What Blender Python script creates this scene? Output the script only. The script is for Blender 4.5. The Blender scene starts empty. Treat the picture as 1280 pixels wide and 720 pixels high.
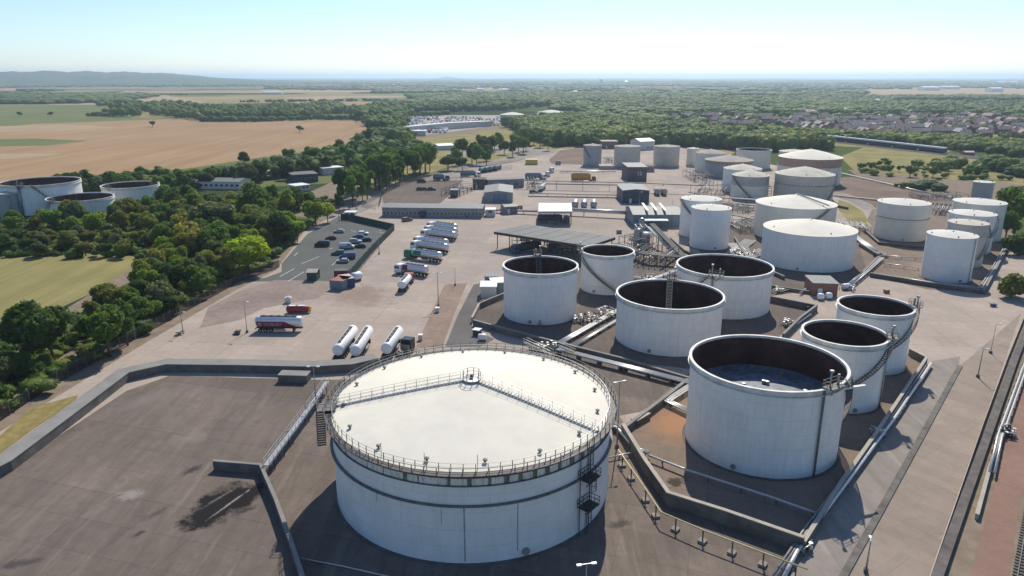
import bpy, math, random
import numpy as np
from mathutils import Vector, Matrix
R = math.radians
random.seed(7); rng = np.random.default_rng(7)
scene = bpy.context.scene
col = scene.collection

# ------------------------------------------------------------------ camera, sky, sun, exposure
FPX, HC = 900.0, 58.0                       # focal length in px of a 1280 wide picture, camera height
PITCH = math.atan(264 / FPX)
cam_d = bpy.data.cameras.new('camera'); cam = bpy.data.objects.new('camera', cam_d); col.objects.link(cam)
cam_d.sensor_width = 36; cam_d.lens = 36 * FPX / 1280; cam_d.clip_start = .5; cam_d.clip_end = 120000
cam.location = (0, 0, HC); cam.rotation_euler = (R(90) - PITCH, 0, 0)
scene.camera = cam
SUN_EL, SUN_AZ = 43.5, 78.0                 # elevation, direction towards the sun measured from +X
world = bpy.data.worlds.new('World'); scene.world = world; world.use_nodes = True
wn = world.node_tree.nodes; wl = world.node_tree.links
for n in list(wn): wn.remove(n)
sky = wn.new('ShaderNodeTexSky'); sky.sky_type = 'NISHITA'; sky.sun_disc = False
sky.sun_elevation = R(SUN_EL); sky.sun_rotation = R(90 - SUN_AZ)
sky.altitude = 0; sky.air_density = 0.9; sky.dust_density = 0.35; sky.ozone_density = 6.0
bg = wn.new('ShaderNodeBackground'); bg.inputs[1].default_value = 0.13
wo = wn.new('ShaderNodeOutputWorld'); wl.new(sky.outputs[0], bg.inputs[0]); wl.new(bg.outputs[0], wo.inputs[0])
sun_d = bpy.data.lights.new('sun', 'SUN'); sun = bpy.data.objects.new('sun', sun_d); col.objects.link(sun)
sun_d.energy = 4.6; sun_d.angle = R(.5); sun_d.color = (1, .93, .80)
sd = Vector((math.cos(R(SUN_EL)) * math.cos(R(SUN_AZ)), math.cos(R(SUN_EL)) * math.sin(R(SUN_AZ)), math.sin(R(SUN_EL))))
sun.rotation_euler = sd.to_track_quat('Z', 'Y').to_euler(); sun.location = (0, 0, 300)
scene.view_settings.view_transform = 'Standard'; scene.view_settings.look = 'None'
scene.view_settings.exposure = 0.14; scene.view_settings.gamma = 1; scene.view_settings.use_curve_mapping = False
cy = scene.cycles
cy.max_bounces = 5; cy.diffuse_bounces = 2; cy.glossy_bounces = 2; cy.transmission_bounces = 2
cy.volume_bounces = 1; cy.transparent_max_bounces = 4; cy.caustics_reflective = False; cy.caustics_refractive = False
cy.use_denoising = True
try: cy.denoiser = 'OPENIMAGEDENOISE'
except Exception: pass
cy.sample_clamp_indirect = 4

# ------------------------------------------------------------------ measuring helpers
CP, SP = math.cos(PITCH), math.sin(PITCH)
def G(x, y, z=0.0):
    """where the line of sight of photo point (x, y) meets the height z"""
    u = (x - 640) / FPX; v = (360 - y) / FPX
    t = (HC - z) / (SP - v * CP)
    return Vector((u * t, (CP + v * SP) * t, z))
def Zat(Y, y):
    v = (360 - y) / FPX
    return HC + (-SP + v * CP) / (CP + v * SP) * Y
def HT(x, yb, yt):
    return Zat(G(x, yb).y, yt)
def PX(p):
    dz = p[2] - HC; zc = p[1] * CP - dz * SP; yc = p[1] * SP + dz * CP
    return 640 + FPX * p[0] / zc, 360 - FPX * yc / zc

# ------------------------------------------------------------------ materials
MATS = {}
def newmat(name):
    m = bpy.data.materials.new(name); m.use_nodes = True
    nt = m.node_tree; b = nt.nodes['Principled BSDF']; MATS[name] = m
    return m, nt, b
def node(nt, typ, **kw):
    n = nt.nodes.new(typ)
    for k, v in kw.items(): setattr(n, k, v)
    return n
def c4(c, k=1.0): return (c[0] * k, c[1] * k, c[2] * k, 1)
def coords(nt, space, scale, rot=0):
    if space == 'W': o = node(nt, 'ShaderNodeNewGeometry').outputs['Position']
    else: o = node(nt, 'ShaderNodeTexCoord').outputs['Object']
    mp = node(nt, 'ShaderNodeMapping'); mp.inputs['Scale'].default_value = scale; mp.inputs['Rotation'].default_value = (0, 0, rot)
    nt.links.new(o, mp.inputs[0]); return mp.outputs[0]
def noise(nt, vec, scale, detail=4, rough=.6):
    n = node(nt, 'ShaderNodeTexNoise'); n.inputs['Scale'].default_value = scale; n.inputs['Detail'].default_value = detail
    n.inputs['Roughness'].default_value = rough; nt.links.new(vec, n.inputs['Vector']); return n.outputs['Fac']
def ramp(nt, fac, stops, const=False):
    r = node(nt, 'ShaderNodeValToRGB'); e = r.color_ramp.elements
    if const: r.color_ramp.interpolation = 'CONSTANT'
    while len(e) < len(stops): e.new(.5)
    for i, (p, c) in enumerate(stops):
        e[i].position = p; e[i].color = c if len(c) == 4 else c4(c)
    nt.links.new(fac, r.inputs[0]); return r.outputs[0]
def mix(nt, fac, a, b, mode='MIX'):
    m = node(nt, 'ShaderNodeMix', data_type='RGBA', blend_type=mode)
    if isinstance(fac, (int, float)): m.inputs[0].default_value = fac
    else: nt.links.new(fac, m.inputs[0])
    for s, v in ((6, a), (7, b)):
        if isinstance(v, tuple): m.inputs[s].default_value = v if len(v) == 4 else c4(v)
        else: nt.links.new(v, m.inputs[s])
    return m.outputs[2]
def mth(nt, op, a, b=None, clamp=False):
    m = node(nt, 'ShaderNodeMath', operation=op, use_clamp=clamp)
    for i, v in enumerate((a, b)):
        if v is None: continue
        if isinstance(v, (int, float)): m.inputs[i].default_value = v
        else: nt.links.new(v, m.inputs[i])
    return m.outputs[0]
def bump(nt, b, h, strength=.3, dist=.1):
    n = node(nt, 'ShaderNodeBump'); n.inputs['Strength'].default_value = strength; n.inputs['Distance'].default_value = dist
    nt.links.new(h, n.inputs['Height']); nt.links.new(n.outputs[0], b.inputs['Normal'])
def basic(name, c, rough=.7, metal=0, var=.18, scale=1.5, space='O', spec=.3, bmp=0):
    m, nt, b = newmat(name)
    v = coords(nt, space, (1, 1, 1)); n = noise(nt, v, scale, 5)
    nt.links.new(ramp(nt, n, [(.3, c4(c, 1 - var)), (.7, c4(c, 1 + var))]), b.inputs['Base Color'])
    b.inputs['Roughness'].default_value = rough; b.inputs['Metallic'].default_value = metal
    b.inputs['Specular IOR Level'].default_value = spec
    if bmp: bump(nt, b, noise(nt, v, scale * 4, 4), bmp)
    return m
def slabs(name, c, joint, bw, bh, rot, stain, patch=.25, jcol=.55, streak=0, extra=None, dark=None):
    """weathered concrete or asphalt laid in bays"""
    m, nt, b = newmat(name)
    w = coords(nt, 'W', (1, 1, 1), rot)
    n1 = noise(nt, w, .05, 6, .65); n2 = noise(nt, w, .6, 5, .7)
    base = ramp(nt, n1, [(.28, c4(c, 1 - patch)), (.5, c4(c)), (.72, c4(c, 1 + patch))])
    base = mix(nt, mth(nt, 'MULTIPLY', ramp(nt, n2, [(.35, (0, 0, 0)), (.75, (1, 1, 1))]), stain), base, c4(c, .55))
    if streak:
        ws = coords(nt, 'W', (.5, .045, 1), rot + .25); s = noise(nt, ws, .8, 5, .7)
        base = mix(nt, mth(nt, 'MULTIPLY', ramp(nt, s, [(.42, (0, 0, 0)), (.62, (1, 1, 1))]), streak), base, c4(c, .6))
        ws = coords(nt, 'W', (.4, .03, 1), rot + .25); s = noise(nt, ws, 1.1, 5, .7)
        base = mix(nt, mth(nt, 'MULTIPLY', ramp(nt, s, [(.56, (0, 0, 0)), (.72, (1, 1, 1))]), streak), base, c4(c, 1.45))
    if bw:
        br = node(nt, 'ShaderNodeTexBrick'); br.offset = 0; nt.links.new(w, br.inputs['Vector'])
        br.inputs['Scale'].default_value = 1; br.inputs['Brick Width'].default_value = bw; br.inputs['Row Height'].default_value = bh
        br.inputs['Mortar Size'].default_value = joint; br.inputs['Mortar Smooth'].default_value = .6
        br.inputs['Color1'].default_value = (.93, .93, .93, 1); br.inputs['Color2'].default_value = (1.04, 1.03, 1.02, 1)
        br.inputs['Mortar'].default_value = (jcol, jcol, jcol, 1)
        base = mix(nt, 1.0, base, br.outputs['Color'], 'MULTIPLY')
        b2 = node(nt, 'ShaderNodeTexBrick'); nt.links.new(w, b2.inputs['Vector']); b2.inputs['Scale'].default_value = 1; b2.inputs['Brick Width'].default_value = bw * 4.5; b2.inputs['Row Height'].default_value = bh * 3; b2.inputs['Mortar Size'].default_value = joint * 1.6
        b2.inputs['Color1'].default_value = (.84, .84, .85, 1); b2.inputs['Color2'].default_value = (1.13, 1.11, 1.08, 1); b2.inputs['Mortar'].default_value = (.6, .58, .56, 1)
        base = mix(nt, .45, base, b2.outputs['Color'], 'MULTIPLY')
    vn = node(nt, 'ShaderNodeTexNoise'); vn.inputs['Scale'].default_value = .35; nt.links.new(w, vn.inputs['Vector'])
    vs = node(nt, 'ShaderNodeVectorMath', operation='SCALE'); nt.links.new(vn.outputs['Color'], vs.inputs[0]); vs.inputs['Scale'].default_value = 5
    va = node(nt, 'ShaderNodeVectorMath', operation='ADD'); nt.links.new(w, va.inputs[0]); nt.links.new(vs.outputs[0], va.inputs[1])
    vo = node(nt, 'ShaderNodeTexVoronoi', feature='DISTANCE_TO_EDGE'); vo.inputs['Scale'].default_value = .11; nt.links.new(va.outputs[0], vo.inputs['Vector'])
    base = mix(nt, mth(nt, 'MULTIPLY', mth(nt, 'LESS_THAN', vo.outputs['Distance'], .008), .16), base, c4(c, .4))
    if extra: base = extra(nt, w, base)
    nt.links.new(base, b.inputs['Base Color'])
    b.inputs['Roughness'].default_value = .9; b.inputs['Specular IOR Level'].default_value = .08
    bump(nt, b, n2, .25, .05)
    return m
def blot(nt, base, cx, cy, rx, ry, rot, colr, edge=.35, amt=1.0, ns=.35):
    """a stain with a shape of its own, at a fixed place on the ground"""
    p = node(nt, 'ShaderNodeNewGeometry').outputs['Position']
    mp = node(nt, 'ShaderNodeMapping', vector_type='TEXTURE'); nt.links.new(p, mp.inputs[0])
    mp.inputs['Location'].default_value = (cx, cy, 0); mp.inputs['Rotation'].default_value = (0, 0, rot); mp.inputs['Scale'].default_value = (rx, ry, 1)
    sx = node(nt, 'ShaderNodeSeparateXYZ'); nt.links.new(mp.outputs[0], sx.inputs[0])
    d = mth(nt, 'SQRT', mth(nt, 'ADD', mth(nt, 'POWER', sx.outputs[0], 2), mth(nt, 'POWER', sx.outputs[1], 2)))
    n = noise(nt, p, ns, 6, .7)
    d = mth(nt, 'ADD', d, mth(nt, 'MULTIPLY', mth(nt, 'SUBTRACT', n, .5), 2.2))
    f = mth(nt, 'MULTIPLY', mth(nt, 'DIVIDE', mth(nt, 'SUBTRACT', 1.0, d), edge, True), amt, True)
    return mix(nt, f, base, c4(colr))

YARD_C = (.40, .335, .285)
def yard_extra(nt, w, base):
    base = blot(nt, base, -5, 178, 13, 26, -.2, (.27, .245, .225), .5, .75, .2)
    base = blot(nt, base, -40, 150, 9, 20, .5, (.33, .27, .22), .5, .5, .3)
    base = blot(nt, base, -42, 190, 10, 14, .5, (.22, .15, .12), .6, .6, .3)
    base = blot(nt, base, -60, 200, 14, 10, .3, (.21, .155, .13), .7, .6, .3)
    return base
M_YARD = slabs('yard_concrete', YARD_C, .05, 6, 6, .12, .35, .14, .72, 0, yard_extra)
def basin_extra(nt, w, base):
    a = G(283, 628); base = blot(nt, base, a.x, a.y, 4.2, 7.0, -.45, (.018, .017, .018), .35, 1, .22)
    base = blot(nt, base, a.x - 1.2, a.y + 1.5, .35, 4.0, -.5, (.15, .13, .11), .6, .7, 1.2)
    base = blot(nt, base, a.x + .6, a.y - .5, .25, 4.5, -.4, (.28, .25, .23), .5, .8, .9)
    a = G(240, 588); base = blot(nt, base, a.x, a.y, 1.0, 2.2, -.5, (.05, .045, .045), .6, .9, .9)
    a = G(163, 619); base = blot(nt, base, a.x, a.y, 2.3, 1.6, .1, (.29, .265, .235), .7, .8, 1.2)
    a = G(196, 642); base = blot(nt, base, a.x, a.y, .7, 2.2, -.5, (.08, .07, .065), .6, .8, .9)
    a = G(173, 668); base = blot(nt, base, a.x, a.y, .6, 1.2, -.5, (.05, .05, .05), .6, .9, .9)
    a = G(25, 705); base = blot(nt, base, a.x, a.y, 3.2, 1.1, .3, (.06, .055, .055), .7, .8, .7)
    a = G(240, 548); base = blot(nt, base, a.x, a.y, 5, 2.2, .4, (.24, .20, .165), .9, .6, .5)
    a = G(180, 500); base = blot(nt, base, a.x, a.y, 3, 9, -.6, (.21, .185, .165), .8, .5, .4)
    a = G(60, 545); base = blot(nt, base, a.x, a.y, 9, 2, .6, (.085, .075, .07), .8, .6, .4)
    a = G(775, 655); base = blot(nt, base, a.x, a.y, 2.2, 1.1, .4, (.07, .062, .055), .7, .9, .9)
    a = G(330, 540); base = blot(nt, base, a.x, a.y, 5, 8, -.5, (.2, .155, .13), .9, .5, .4)
    return base
M_BASIN = slabs('basin_concrete', (.195, .160, .134), .035, 9, 6, .28, .5, .26, .58, .55, basin_extra)
def rust_extra(nt, w, base):
    a = G(850, 530); base = blot(nt, base, a.x, a.y, 10, 9, 0, (.36, .19, .10), .9, .9, .2)
    a = G(845, 603); base = blot(nt, base, a.x, a.y, 1.8, 1.5, .3, (.05, .04, .03), .5, .9, .9)
    return base
M_BUND_FLOOR = slabs('bund_floor_concrete', (.24, .185, .145), .04, 8, 8, .3, .4, .18, .6, .2, rust_extra)
M_BUND_DARK = slabs('bund_floor_old', (.17, .14, .12), .04, 8, 8, .3, .5, .22, .6, .3)
M_ASPH = slabs('asphalt_road', (.15, .137, .13), 0, 0, 0, .5, .35, .2)
M_PARK = slabs('asphalt_car_park', (.125, .13, .122), 0, 0, 0, .5, .35, .16)
M_ROADR = slabs('worn_road', (.30, .262, .23), 0, 0, 0, -.35, .3, .2, .6, .5)
M_APRON = slabs('apron_concrete', (.32, .262, .215), .03, 5, 2.2, .95, .3, .14, .85)
M_DIRT = slabs('bare_earth', (.30, .22, .17), 0, 0, 0, 0, .7, .3)
M_SOIL = slabs('brown_soil', (.21, .15, .115), 0, 0, 0, 0, .7, .3)
M_REDDIRT = slabs('red_track', (.28, .175, .135), 0, 0, 0, 1.2, .4, .25)
M_BALLAST = slabs('ballast', (.13, .12, .115), 0, 0, 0, 0, .9, .3)
def field(name, c1, c2, sc, rot, row=0):
    m, nt, b = newmat(name)
    w = coords(nt, 'W', (1, 1, 1), rot); n = noise(nt, w, sc, 6, .6)
    base = ramp(nt, n, [(.3, c4(c1)), (.7, c4(c2))])
    if row:
        ws = coords(nt, 'W', (1, .03, 1), rot); s = noise(nt, ws, row, 3, .6)
        base = mix(nt, mth(nt, 'MULTIPLY', ramp(nt, s, [(.35, (0, 0, 0)), (.65, (1, 1, 1))]), .4), base, c4(c1, .62))
    nt.links.new(base, b.inputs['Base Color']); b.inputs['Roughness'].default_value = 1; b.inputs['Specular IOR Level'].default_value = .05
    return m
M_GOLD = field('ripe_wheat', (.33, .215, .12), (.40, .27, .155), .01, .2, .12)
M_GOLD2 = field('pale_wheat', (.36, .27, .16), (.42, .32, .20), .012, .1, .1)
M_STUB = field('mown_hay', (.235, .21, .085), (.31, .27, .115), .05, .7, .35)
M_GREENF = field('green_crop', (.13, .165, .06), (.2, .2, .09), .01, .5, .1)
M_DRYG = field('dry_grass', (.20, .17, .06), (.36, .27, .12), .6, .3, .8)
M_GRASS = field('rough_grass', (.17, .165, .06), (.33, .27, .12), .06, .3)
M_BROWNG = field('weedy_ground', (.18, .14, .10), (.28, .225, .17), .35, .3)
# farmland that fills the distance: irregular parcels
def farmland(name):
    m, nt, b = newmat(name)
    w = coords(nt, 'W', (1, 1, 1), .35)
    nn = node(nt, 'ShaderNodeTexNoise'); nn.inputs['Scale'].default_value = .004; nt.links.new(w, nn.inputs['Vector'])
    wv = node(nt, 'ShaderNodeVectorMath', operation='SCALE'); nt.links.new(nn.outputs['Color'], wv.inputs[0]); wv.inputs['Scale'].default_value = 130
    wa = node(nt, 'ShaderNodeVectorMath', operation='ADD'); nt.links.new(w, wa.inputs[0]); nt.links.new(wv.outputs[0], wa.inputs[1])
    vo = node(nt, 'ShaderNodeTexVoronoi'); vo.inputs['Scale'].default_value = .0035; nt.links.new(wa.outputs[0], vo.inputs['Vector'])
    sx = node(nt, 'ShaderNodeSeparateColor'); nt.links.new(vo.outputs['Color'], sx.inputs[0])
    base = ramp(nt, sx.outputs[0], [(0, (.045, .065, .028)), (.30, (.09, .12, .045)), (.48, (.17, .19, .08)), (.66, (.34, .28, .15)), (.84, (.42, .31, .19))], True)
    n = noise(nt, w, .03, 5, .6); base = mix(nt, mth(nt, 'MULTIPLY', n, .5), base, (.06, .08, .03, 1))
    nt.links.new(base, b.inputs['Base Color']); b.inputs['Roughness'].default_value = 1; b.inputs['Specular IOR Level'].default_value = 0
    return m
M_FARM = farmland('farmland')
M_HILL = field('hill_woods', (.035, .055, .025), (.10, .12, .05), .0025, .3)

def leafmat(name, use_color, tint=(.07, .105, .03)):
    m, nt, b = newmat(name)
    if use_color: base = node(nt, 'ShaderNodeObjectInfo').outputs['Color']
    else:
        w = coords(nt, 'W', (1, 1, .2)); vo = node(nt, 'ShaderNodeTexVoronoi'); vo.inputs['Scale'].default_value = .07
        nt.links.new(w, vo.inputs['Vector']); sx = node(nt, 'ShaderNodeSeparateColor'); nt.links.new(vo.outputs['Color'], sx.inputs[0])
        base = ramp(nt, sx.outputs[1], [(0, (.075, .130, .036)), (.4, (.11, .175, .045)), (.75, (.16, .22, .055)), (1, (.23, .25, .07))])
    o = coords(nt, 'W', (1, 1, 1)); n = noise(nt, o, .7, 4, .7)
    base = mix(nt, 1.0, base, ramp(nt, n, [(.3, (.7, .74, .74)), (.7, (1.3, 1.24, 1.1))]), 'MULTIPLY')
    if not use_color:
        big = noise(nt, o, .0045, 3, .5); base = mix(nt, 1.0, base, ramp(nt, big, [(.35, (.72, .8, .8)), (.65, (1.35, 1.25, 1.05))]), 'MULTIPLY')
    nt.links.new(base, b.inputs['Base Color']); b.inputs['Roughness'].default_value = .65; b.inputs['Specular IOR Level'].default_value = .2
    tr = node(nt, 'ShaderNodeBsdfTranslucent'); nt.links.new(mix(nt, 1.0, base, (1.2, 1.35, .6, 1), 'MULTIPLY'), tr.inputs['Color'])
    ms = node(nt, 'ShaderNodeMixShader'); ms.inputs[0].default_value = .45
    out = nt.nodes['Material Output']; nt.links.new(b.outputs[0], ms.inputs[1]); nt.links.new(tr.outputs[0], ms.inputs[2]); nt.links.new(ms.outputs[0], out.inputs[0])
    return m
M_LEAF = leafmat('leaf', True); M_WOODLAND = leafmat('woodland_leaf', False)
M_BARK = basic('bark', (.10, .08, .06), .9, var=.3, scale=3)

def shellmat(name, c, rust=.0, streak=.15, grey=.0, course=2.4, stain_c=(.22, .12, .07)):
    """painted plate steel: horizontal courses, staggered vertical welds, run-down streaks, rust"""
    m, nt, b = newmat(name)
    o = node(nt, 'ShaderNodeTexCoord').outputs['Object']; s = node(nt, 'ShaderNodeSeparateXYZ'); nt.links.new(o, s.inputs[0])
    ang = mth(nt, 'ARCTAN2', s.outputs[1], s.outputs[0])
    cmb = node(nt, 'ShaderNodeCombineXYZ'); nt.links.new(mth(nt, 'MULTIPLY', ang, 12), cmb.inputs[0]); nt.links.new(mth(nt, 'MULTIPLY', s.outputs[2], .12), cmb.inputs[1])
    st = noise(nt, cmb.outputs[0], 1.6, 6, .75)
    w = noise(nt, o, .25, 5, .6)
    base = ramp(nt, w, [(.3, c4(c, .92)), (.7, c4(c, 1.05))])
    base = mix(nt, mth(nt, 'MULTIPLY', ramp(nt, st, [(.45, (0, 0, 0)), (.8, (1, 1, 1))]), streak), base, c4((.35, .33, .29)))
    if rust:
        c2 = node(nt, 'ShaderNodeCombineXYZ'); nt.links.new(mth(nt, 'MULTIPLY', ang, 30), c2.inputs[0]); nt.links.new(mth(nt, 'MULTIPLY', s.outputs[2], .35), c2.inputs[1])
        r2 = noise(nt, c2.outputs[0], 1.2, 5, .7)
        base = mix(nt, mth(nt, 'MULTIPLY', ramp(nt, r2, [(.5, (0, 0, 0)), (.68, (1, 1, 1))]), rust), base, c4(stain_c))
    z = mth(nt, 'FRACT', mth(nt, 'DIVIDE', s.outputs[2], course)); ln = mth(nt, 'LESS_THAN', z, .03)
    base = mix(nt, mth(nt, 'MULTIPLY', ln, .22), base, c4((.2, .19, .18)))
    row = mth(nt, 'FLOOR', mth(nt, 'DIVIDE', s.outputs[2], course))
    va = mth(nt, 'FRACT', mth(nt, 'ADD', mth(nt, 'MULTIPLY', ang, 2.9), mth(nt, 'MULTIPLY', row, .37))); vl = mth(nt, 'LESS_THAN', va, .012)
    base = mix(nt, mth(nt, 'MULTIPLY', vl, .2), base, c4((.2, .19, .18)))
    nt.links.new(base, b.inputs['Base Color']); b.inputs['Roughness'].default_value = .5; b.inputs['Specular IOR Level'].default_value = .35
    return m
M_SHELL = shellmat('tank_paint_white', (.82, .805, .76), .04, .32, stain_c=(.5, .42, .32))
M_SHELLB = shellmat('tank_paint_big', (.76, .765, .74), .05, .22, stain_c=(.33, .30, .24))
M_SHELLC = shellmat('tank_paint_cream', (.74, .71, .60), .06, .3)
M_SHELLR = shellmat('tank_paint_rusty', (.60, .55, .46), .45, .6)
M_SHELLG = shellmat('tank_paint_grey', (.36, .37, .37), .3, .6, stain_c=(.12, .09, .08))
M_BANDR = shellmat('rusty_band', (.42, .27, .19), .85, .6, course=30, stain_c=(.20, .08, .045))
M_BANDG = shellmat('streaky_band', (.47, .46, .40), .8, .6, course=30, stain_c=(.16, .15, .14))
M_MOSS = shellmat('mossy_band', (.72, .72, .68), .7, .5, course=30, stain_c=(.17, .17, .11))
def roofmat(name, c, dirty):
    m, nt, b = newmat(name)
    o = node(nt, 'ShaderNodeTexCoord').outputs['Object']; s = node(nt, 'ShaderNodeSeparateXYZ'); nt.links.new(o, s.inputs[0])
    ang = mth(nt, 'ARCTAN2', s.outputs[1], s.outputs[0]); n = noise(nt, o, .25, 6, .7)
    base = ramp(nt, n, [(.35, c4(c, 1 - .45 * dirty)), (.65, c4(c))])
    n3 = noise(nt, o, 2.0, 5, .8); base = mix(nt, mth(nt, 'MULTIPLY', ramp(nt, n3, [(.55, (0, 0, 0)), (.8, (1, 1, 1))]), dirty), base, c4((.28, .2, .14)))
    v = mth(nt, 'FRACT', mth(nt, 'MULTIPLY', ang, 6.366)); base = mix(nt, mth(nt, 'MULTIPLY', mth(nt, 'LESS_THAN', v, .02), .1), base, c4((.3, .3, .28)))
    nt.links.new(base, b.inputs['Base Color']); b.inputs['Roughness'].default_value = .8; b.inputs['Specular IOR Level'].default_value = .15
    return m
M_ROOF = roofmat('roof_cream', (.80, .75, .63), .22)
M_ROOFW = roofmat('roof_white', (.68, .655, .585), .25)
M_ROOFD = roofmat('roof_dirty', (.62, .575, .48), .6)
M_ROOFG = roofmat('roof_grey', (.40, .36, .31), .6)
M_BORE = basic('rusted_bore', (.080, .036, .028), .9, var=.5, scale=.25, spec=.1)
M_DECK = basic('floating_deck', (.17, .19, .22), .6, var=.5, scale=.8, bmp=.4)
M_RIM = basic('rim_paint', (.66, .63, .57), .55, var=.22, scale=.6)
M_STEEL = basic('galvanised', (.33, .34, .34), .45, .6, var=.2)
M_DSTEEL = basic('dark_steel', (.075, .07, .068), .6, .4, var=.3)
M_MSTEEL = basic('weathered_steel', (.17, .165, .155), .65, .2, var=.3)
M_PIPEW = basic('pipe_silver', (.58, .57, .54), .35, .3, var=.12)
M_PIPED = basic('pipe_dull', (.30, .28, .26), .6, .2, var=.3)
M_PIPEY = basic('pipe_ochre', (.55, .47, .25), .6, var=.2)
M_CONC = basic('concrete_wall', (.14, .128, .115), .9, var=.35, scale=.4, bmp=.2)
M_CONCT = basic('concrete_coping', (.23, .222, .205), .9, var=.15, scale=.3)
M_CONCL = basic('concrete_pale', (.40, .355, .30), .9, var=.15, scale=.6)
M_CONCD = basic('concrete_dark', (.12, .105, .095), .9, var=.35, scale=.5, bmp=.3)
M_BLOCK = basic('footing_block', (.26, .23, .2), .9)
M_WHITE = basic('white_paint', (.78, .78, .77), .35, var=.05, spec=.5)
M_SILVER = basic('polished_silver', (.66, .67, .67), .35, .3, var=.06)
M_BLACK = basic('tyre_rubber', (.025, .025, .025), .8, var=.2)
M_GLASS = basic('window_glass', (.035, .045, .055), .08, var=.1, spec=.8)
M_RED = basic('red_paint', (.28, .035, .04), .4, var=.08)
M_CRIM = basic('crimson_paint', (.22, .02, .05), .4, var=.08)
M_GREENP = basic('green_paint', (.02, .20, .10), .4, var=.08)
M_BLUEP = basic('blue_paint', (.04, .07, .18), .4, var=.08)
M_TEAL = basic('teal_grey_paint', (.17, .23, .26), .5, var=.1)
M_ORANGE = basic('orange_paint', (.58, .29, .05), .5, var=.1)
M_YELLOW = basic('yellow_paint', (.62, .45, .09), .5, var=.1)
M_DKBLUE = basic('navy_sheet', (.045, .065, .095), .5, var=.2)
M_RUSTR = basic('rusty_red_sheet', (.30, .12, .09), .8, var=.25)
M_PINK = basic('faded_pink_sheet', (.50, .38, .37), .7, var=.12)
M_BRICK = basic('red_brick', (.27, .14, .105), .9, var=.25, scale=1.2)
M_ROOFT = basic('roof_tile', (.33, .235, .205), .85, var=.3, scale=.8)
M_ROOFTG = basic('roof_tile_grey', (.34, .315, .31), .85, var=.3, scale=.8)
M_REND = basic('render_wall', (.60, .57, .52), .8, var=.1)
M_CLADB = basic('cladding_blue', (.16, .225, .30), .5, var=.15)
M_CLADG = basic('cladding_grey', (.30, .31, .31), .6, var=.15)
M_SHEETG = basic('roof_sheet_grey', (.19, .20, .20), .6, var=.15, scale=.5)
M_SHEETD = basic('roof_sheet_dark', (.125, .13, .125), .7, var=.2, scale=.3)
def ribbed(m, pitch=.5):
    nt = m.node_tree; b = nt.nodes['Principled BSDF']; o = node(nt, 'ShaderNodeTexCoord').outputs['Object']; s = node(nt, 'ShaderNodeSeparateXYZ'); nt.links.new(o, s.inputs[0])
    f = mth(nt, 'FRACT', mth(nt, 'DIVIDE', s.outputs[0], pitch)); src = b.inputs['Base Color'].links[0].from_socket
    st = node(nt, 'ShaderNodeMapping'); st.inputs['Scale'].default_value = (1.2, 1.2, .15); nt.links.new(o, st.inputs[0])
    dirt = ramp(nt, noise(nt, st.outputs[0], 1.0, 5, .7), [(.45, (1, 1, 1)), (.75, (.55, .52, .48))])
    nt.links.new(mix(nt, 1.0, mix(nt, mth(nt, 'MULTIPLY', mth(nt, 'LESS_THAN', f, .22), .35), src, (.05, .05, .05, 1)), dirt, 'MULTIPLY'), b.inputs['Base Color'])
for m_ in (M_CLADB, M_CLADG, M_SHEETG, M_SHEETD): ribbed(m_, .9)
M_SKYL = basic('skylight', (.70, .72, .68), .5, var=.05)
M_FENCEG = basic('green_mesh_panel', (.05, .085, .075), .7, var=.2)
M_WPAINT = basic('road_paint', (.6, .6, .57), .8, var=.2, scale=4)

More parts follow.
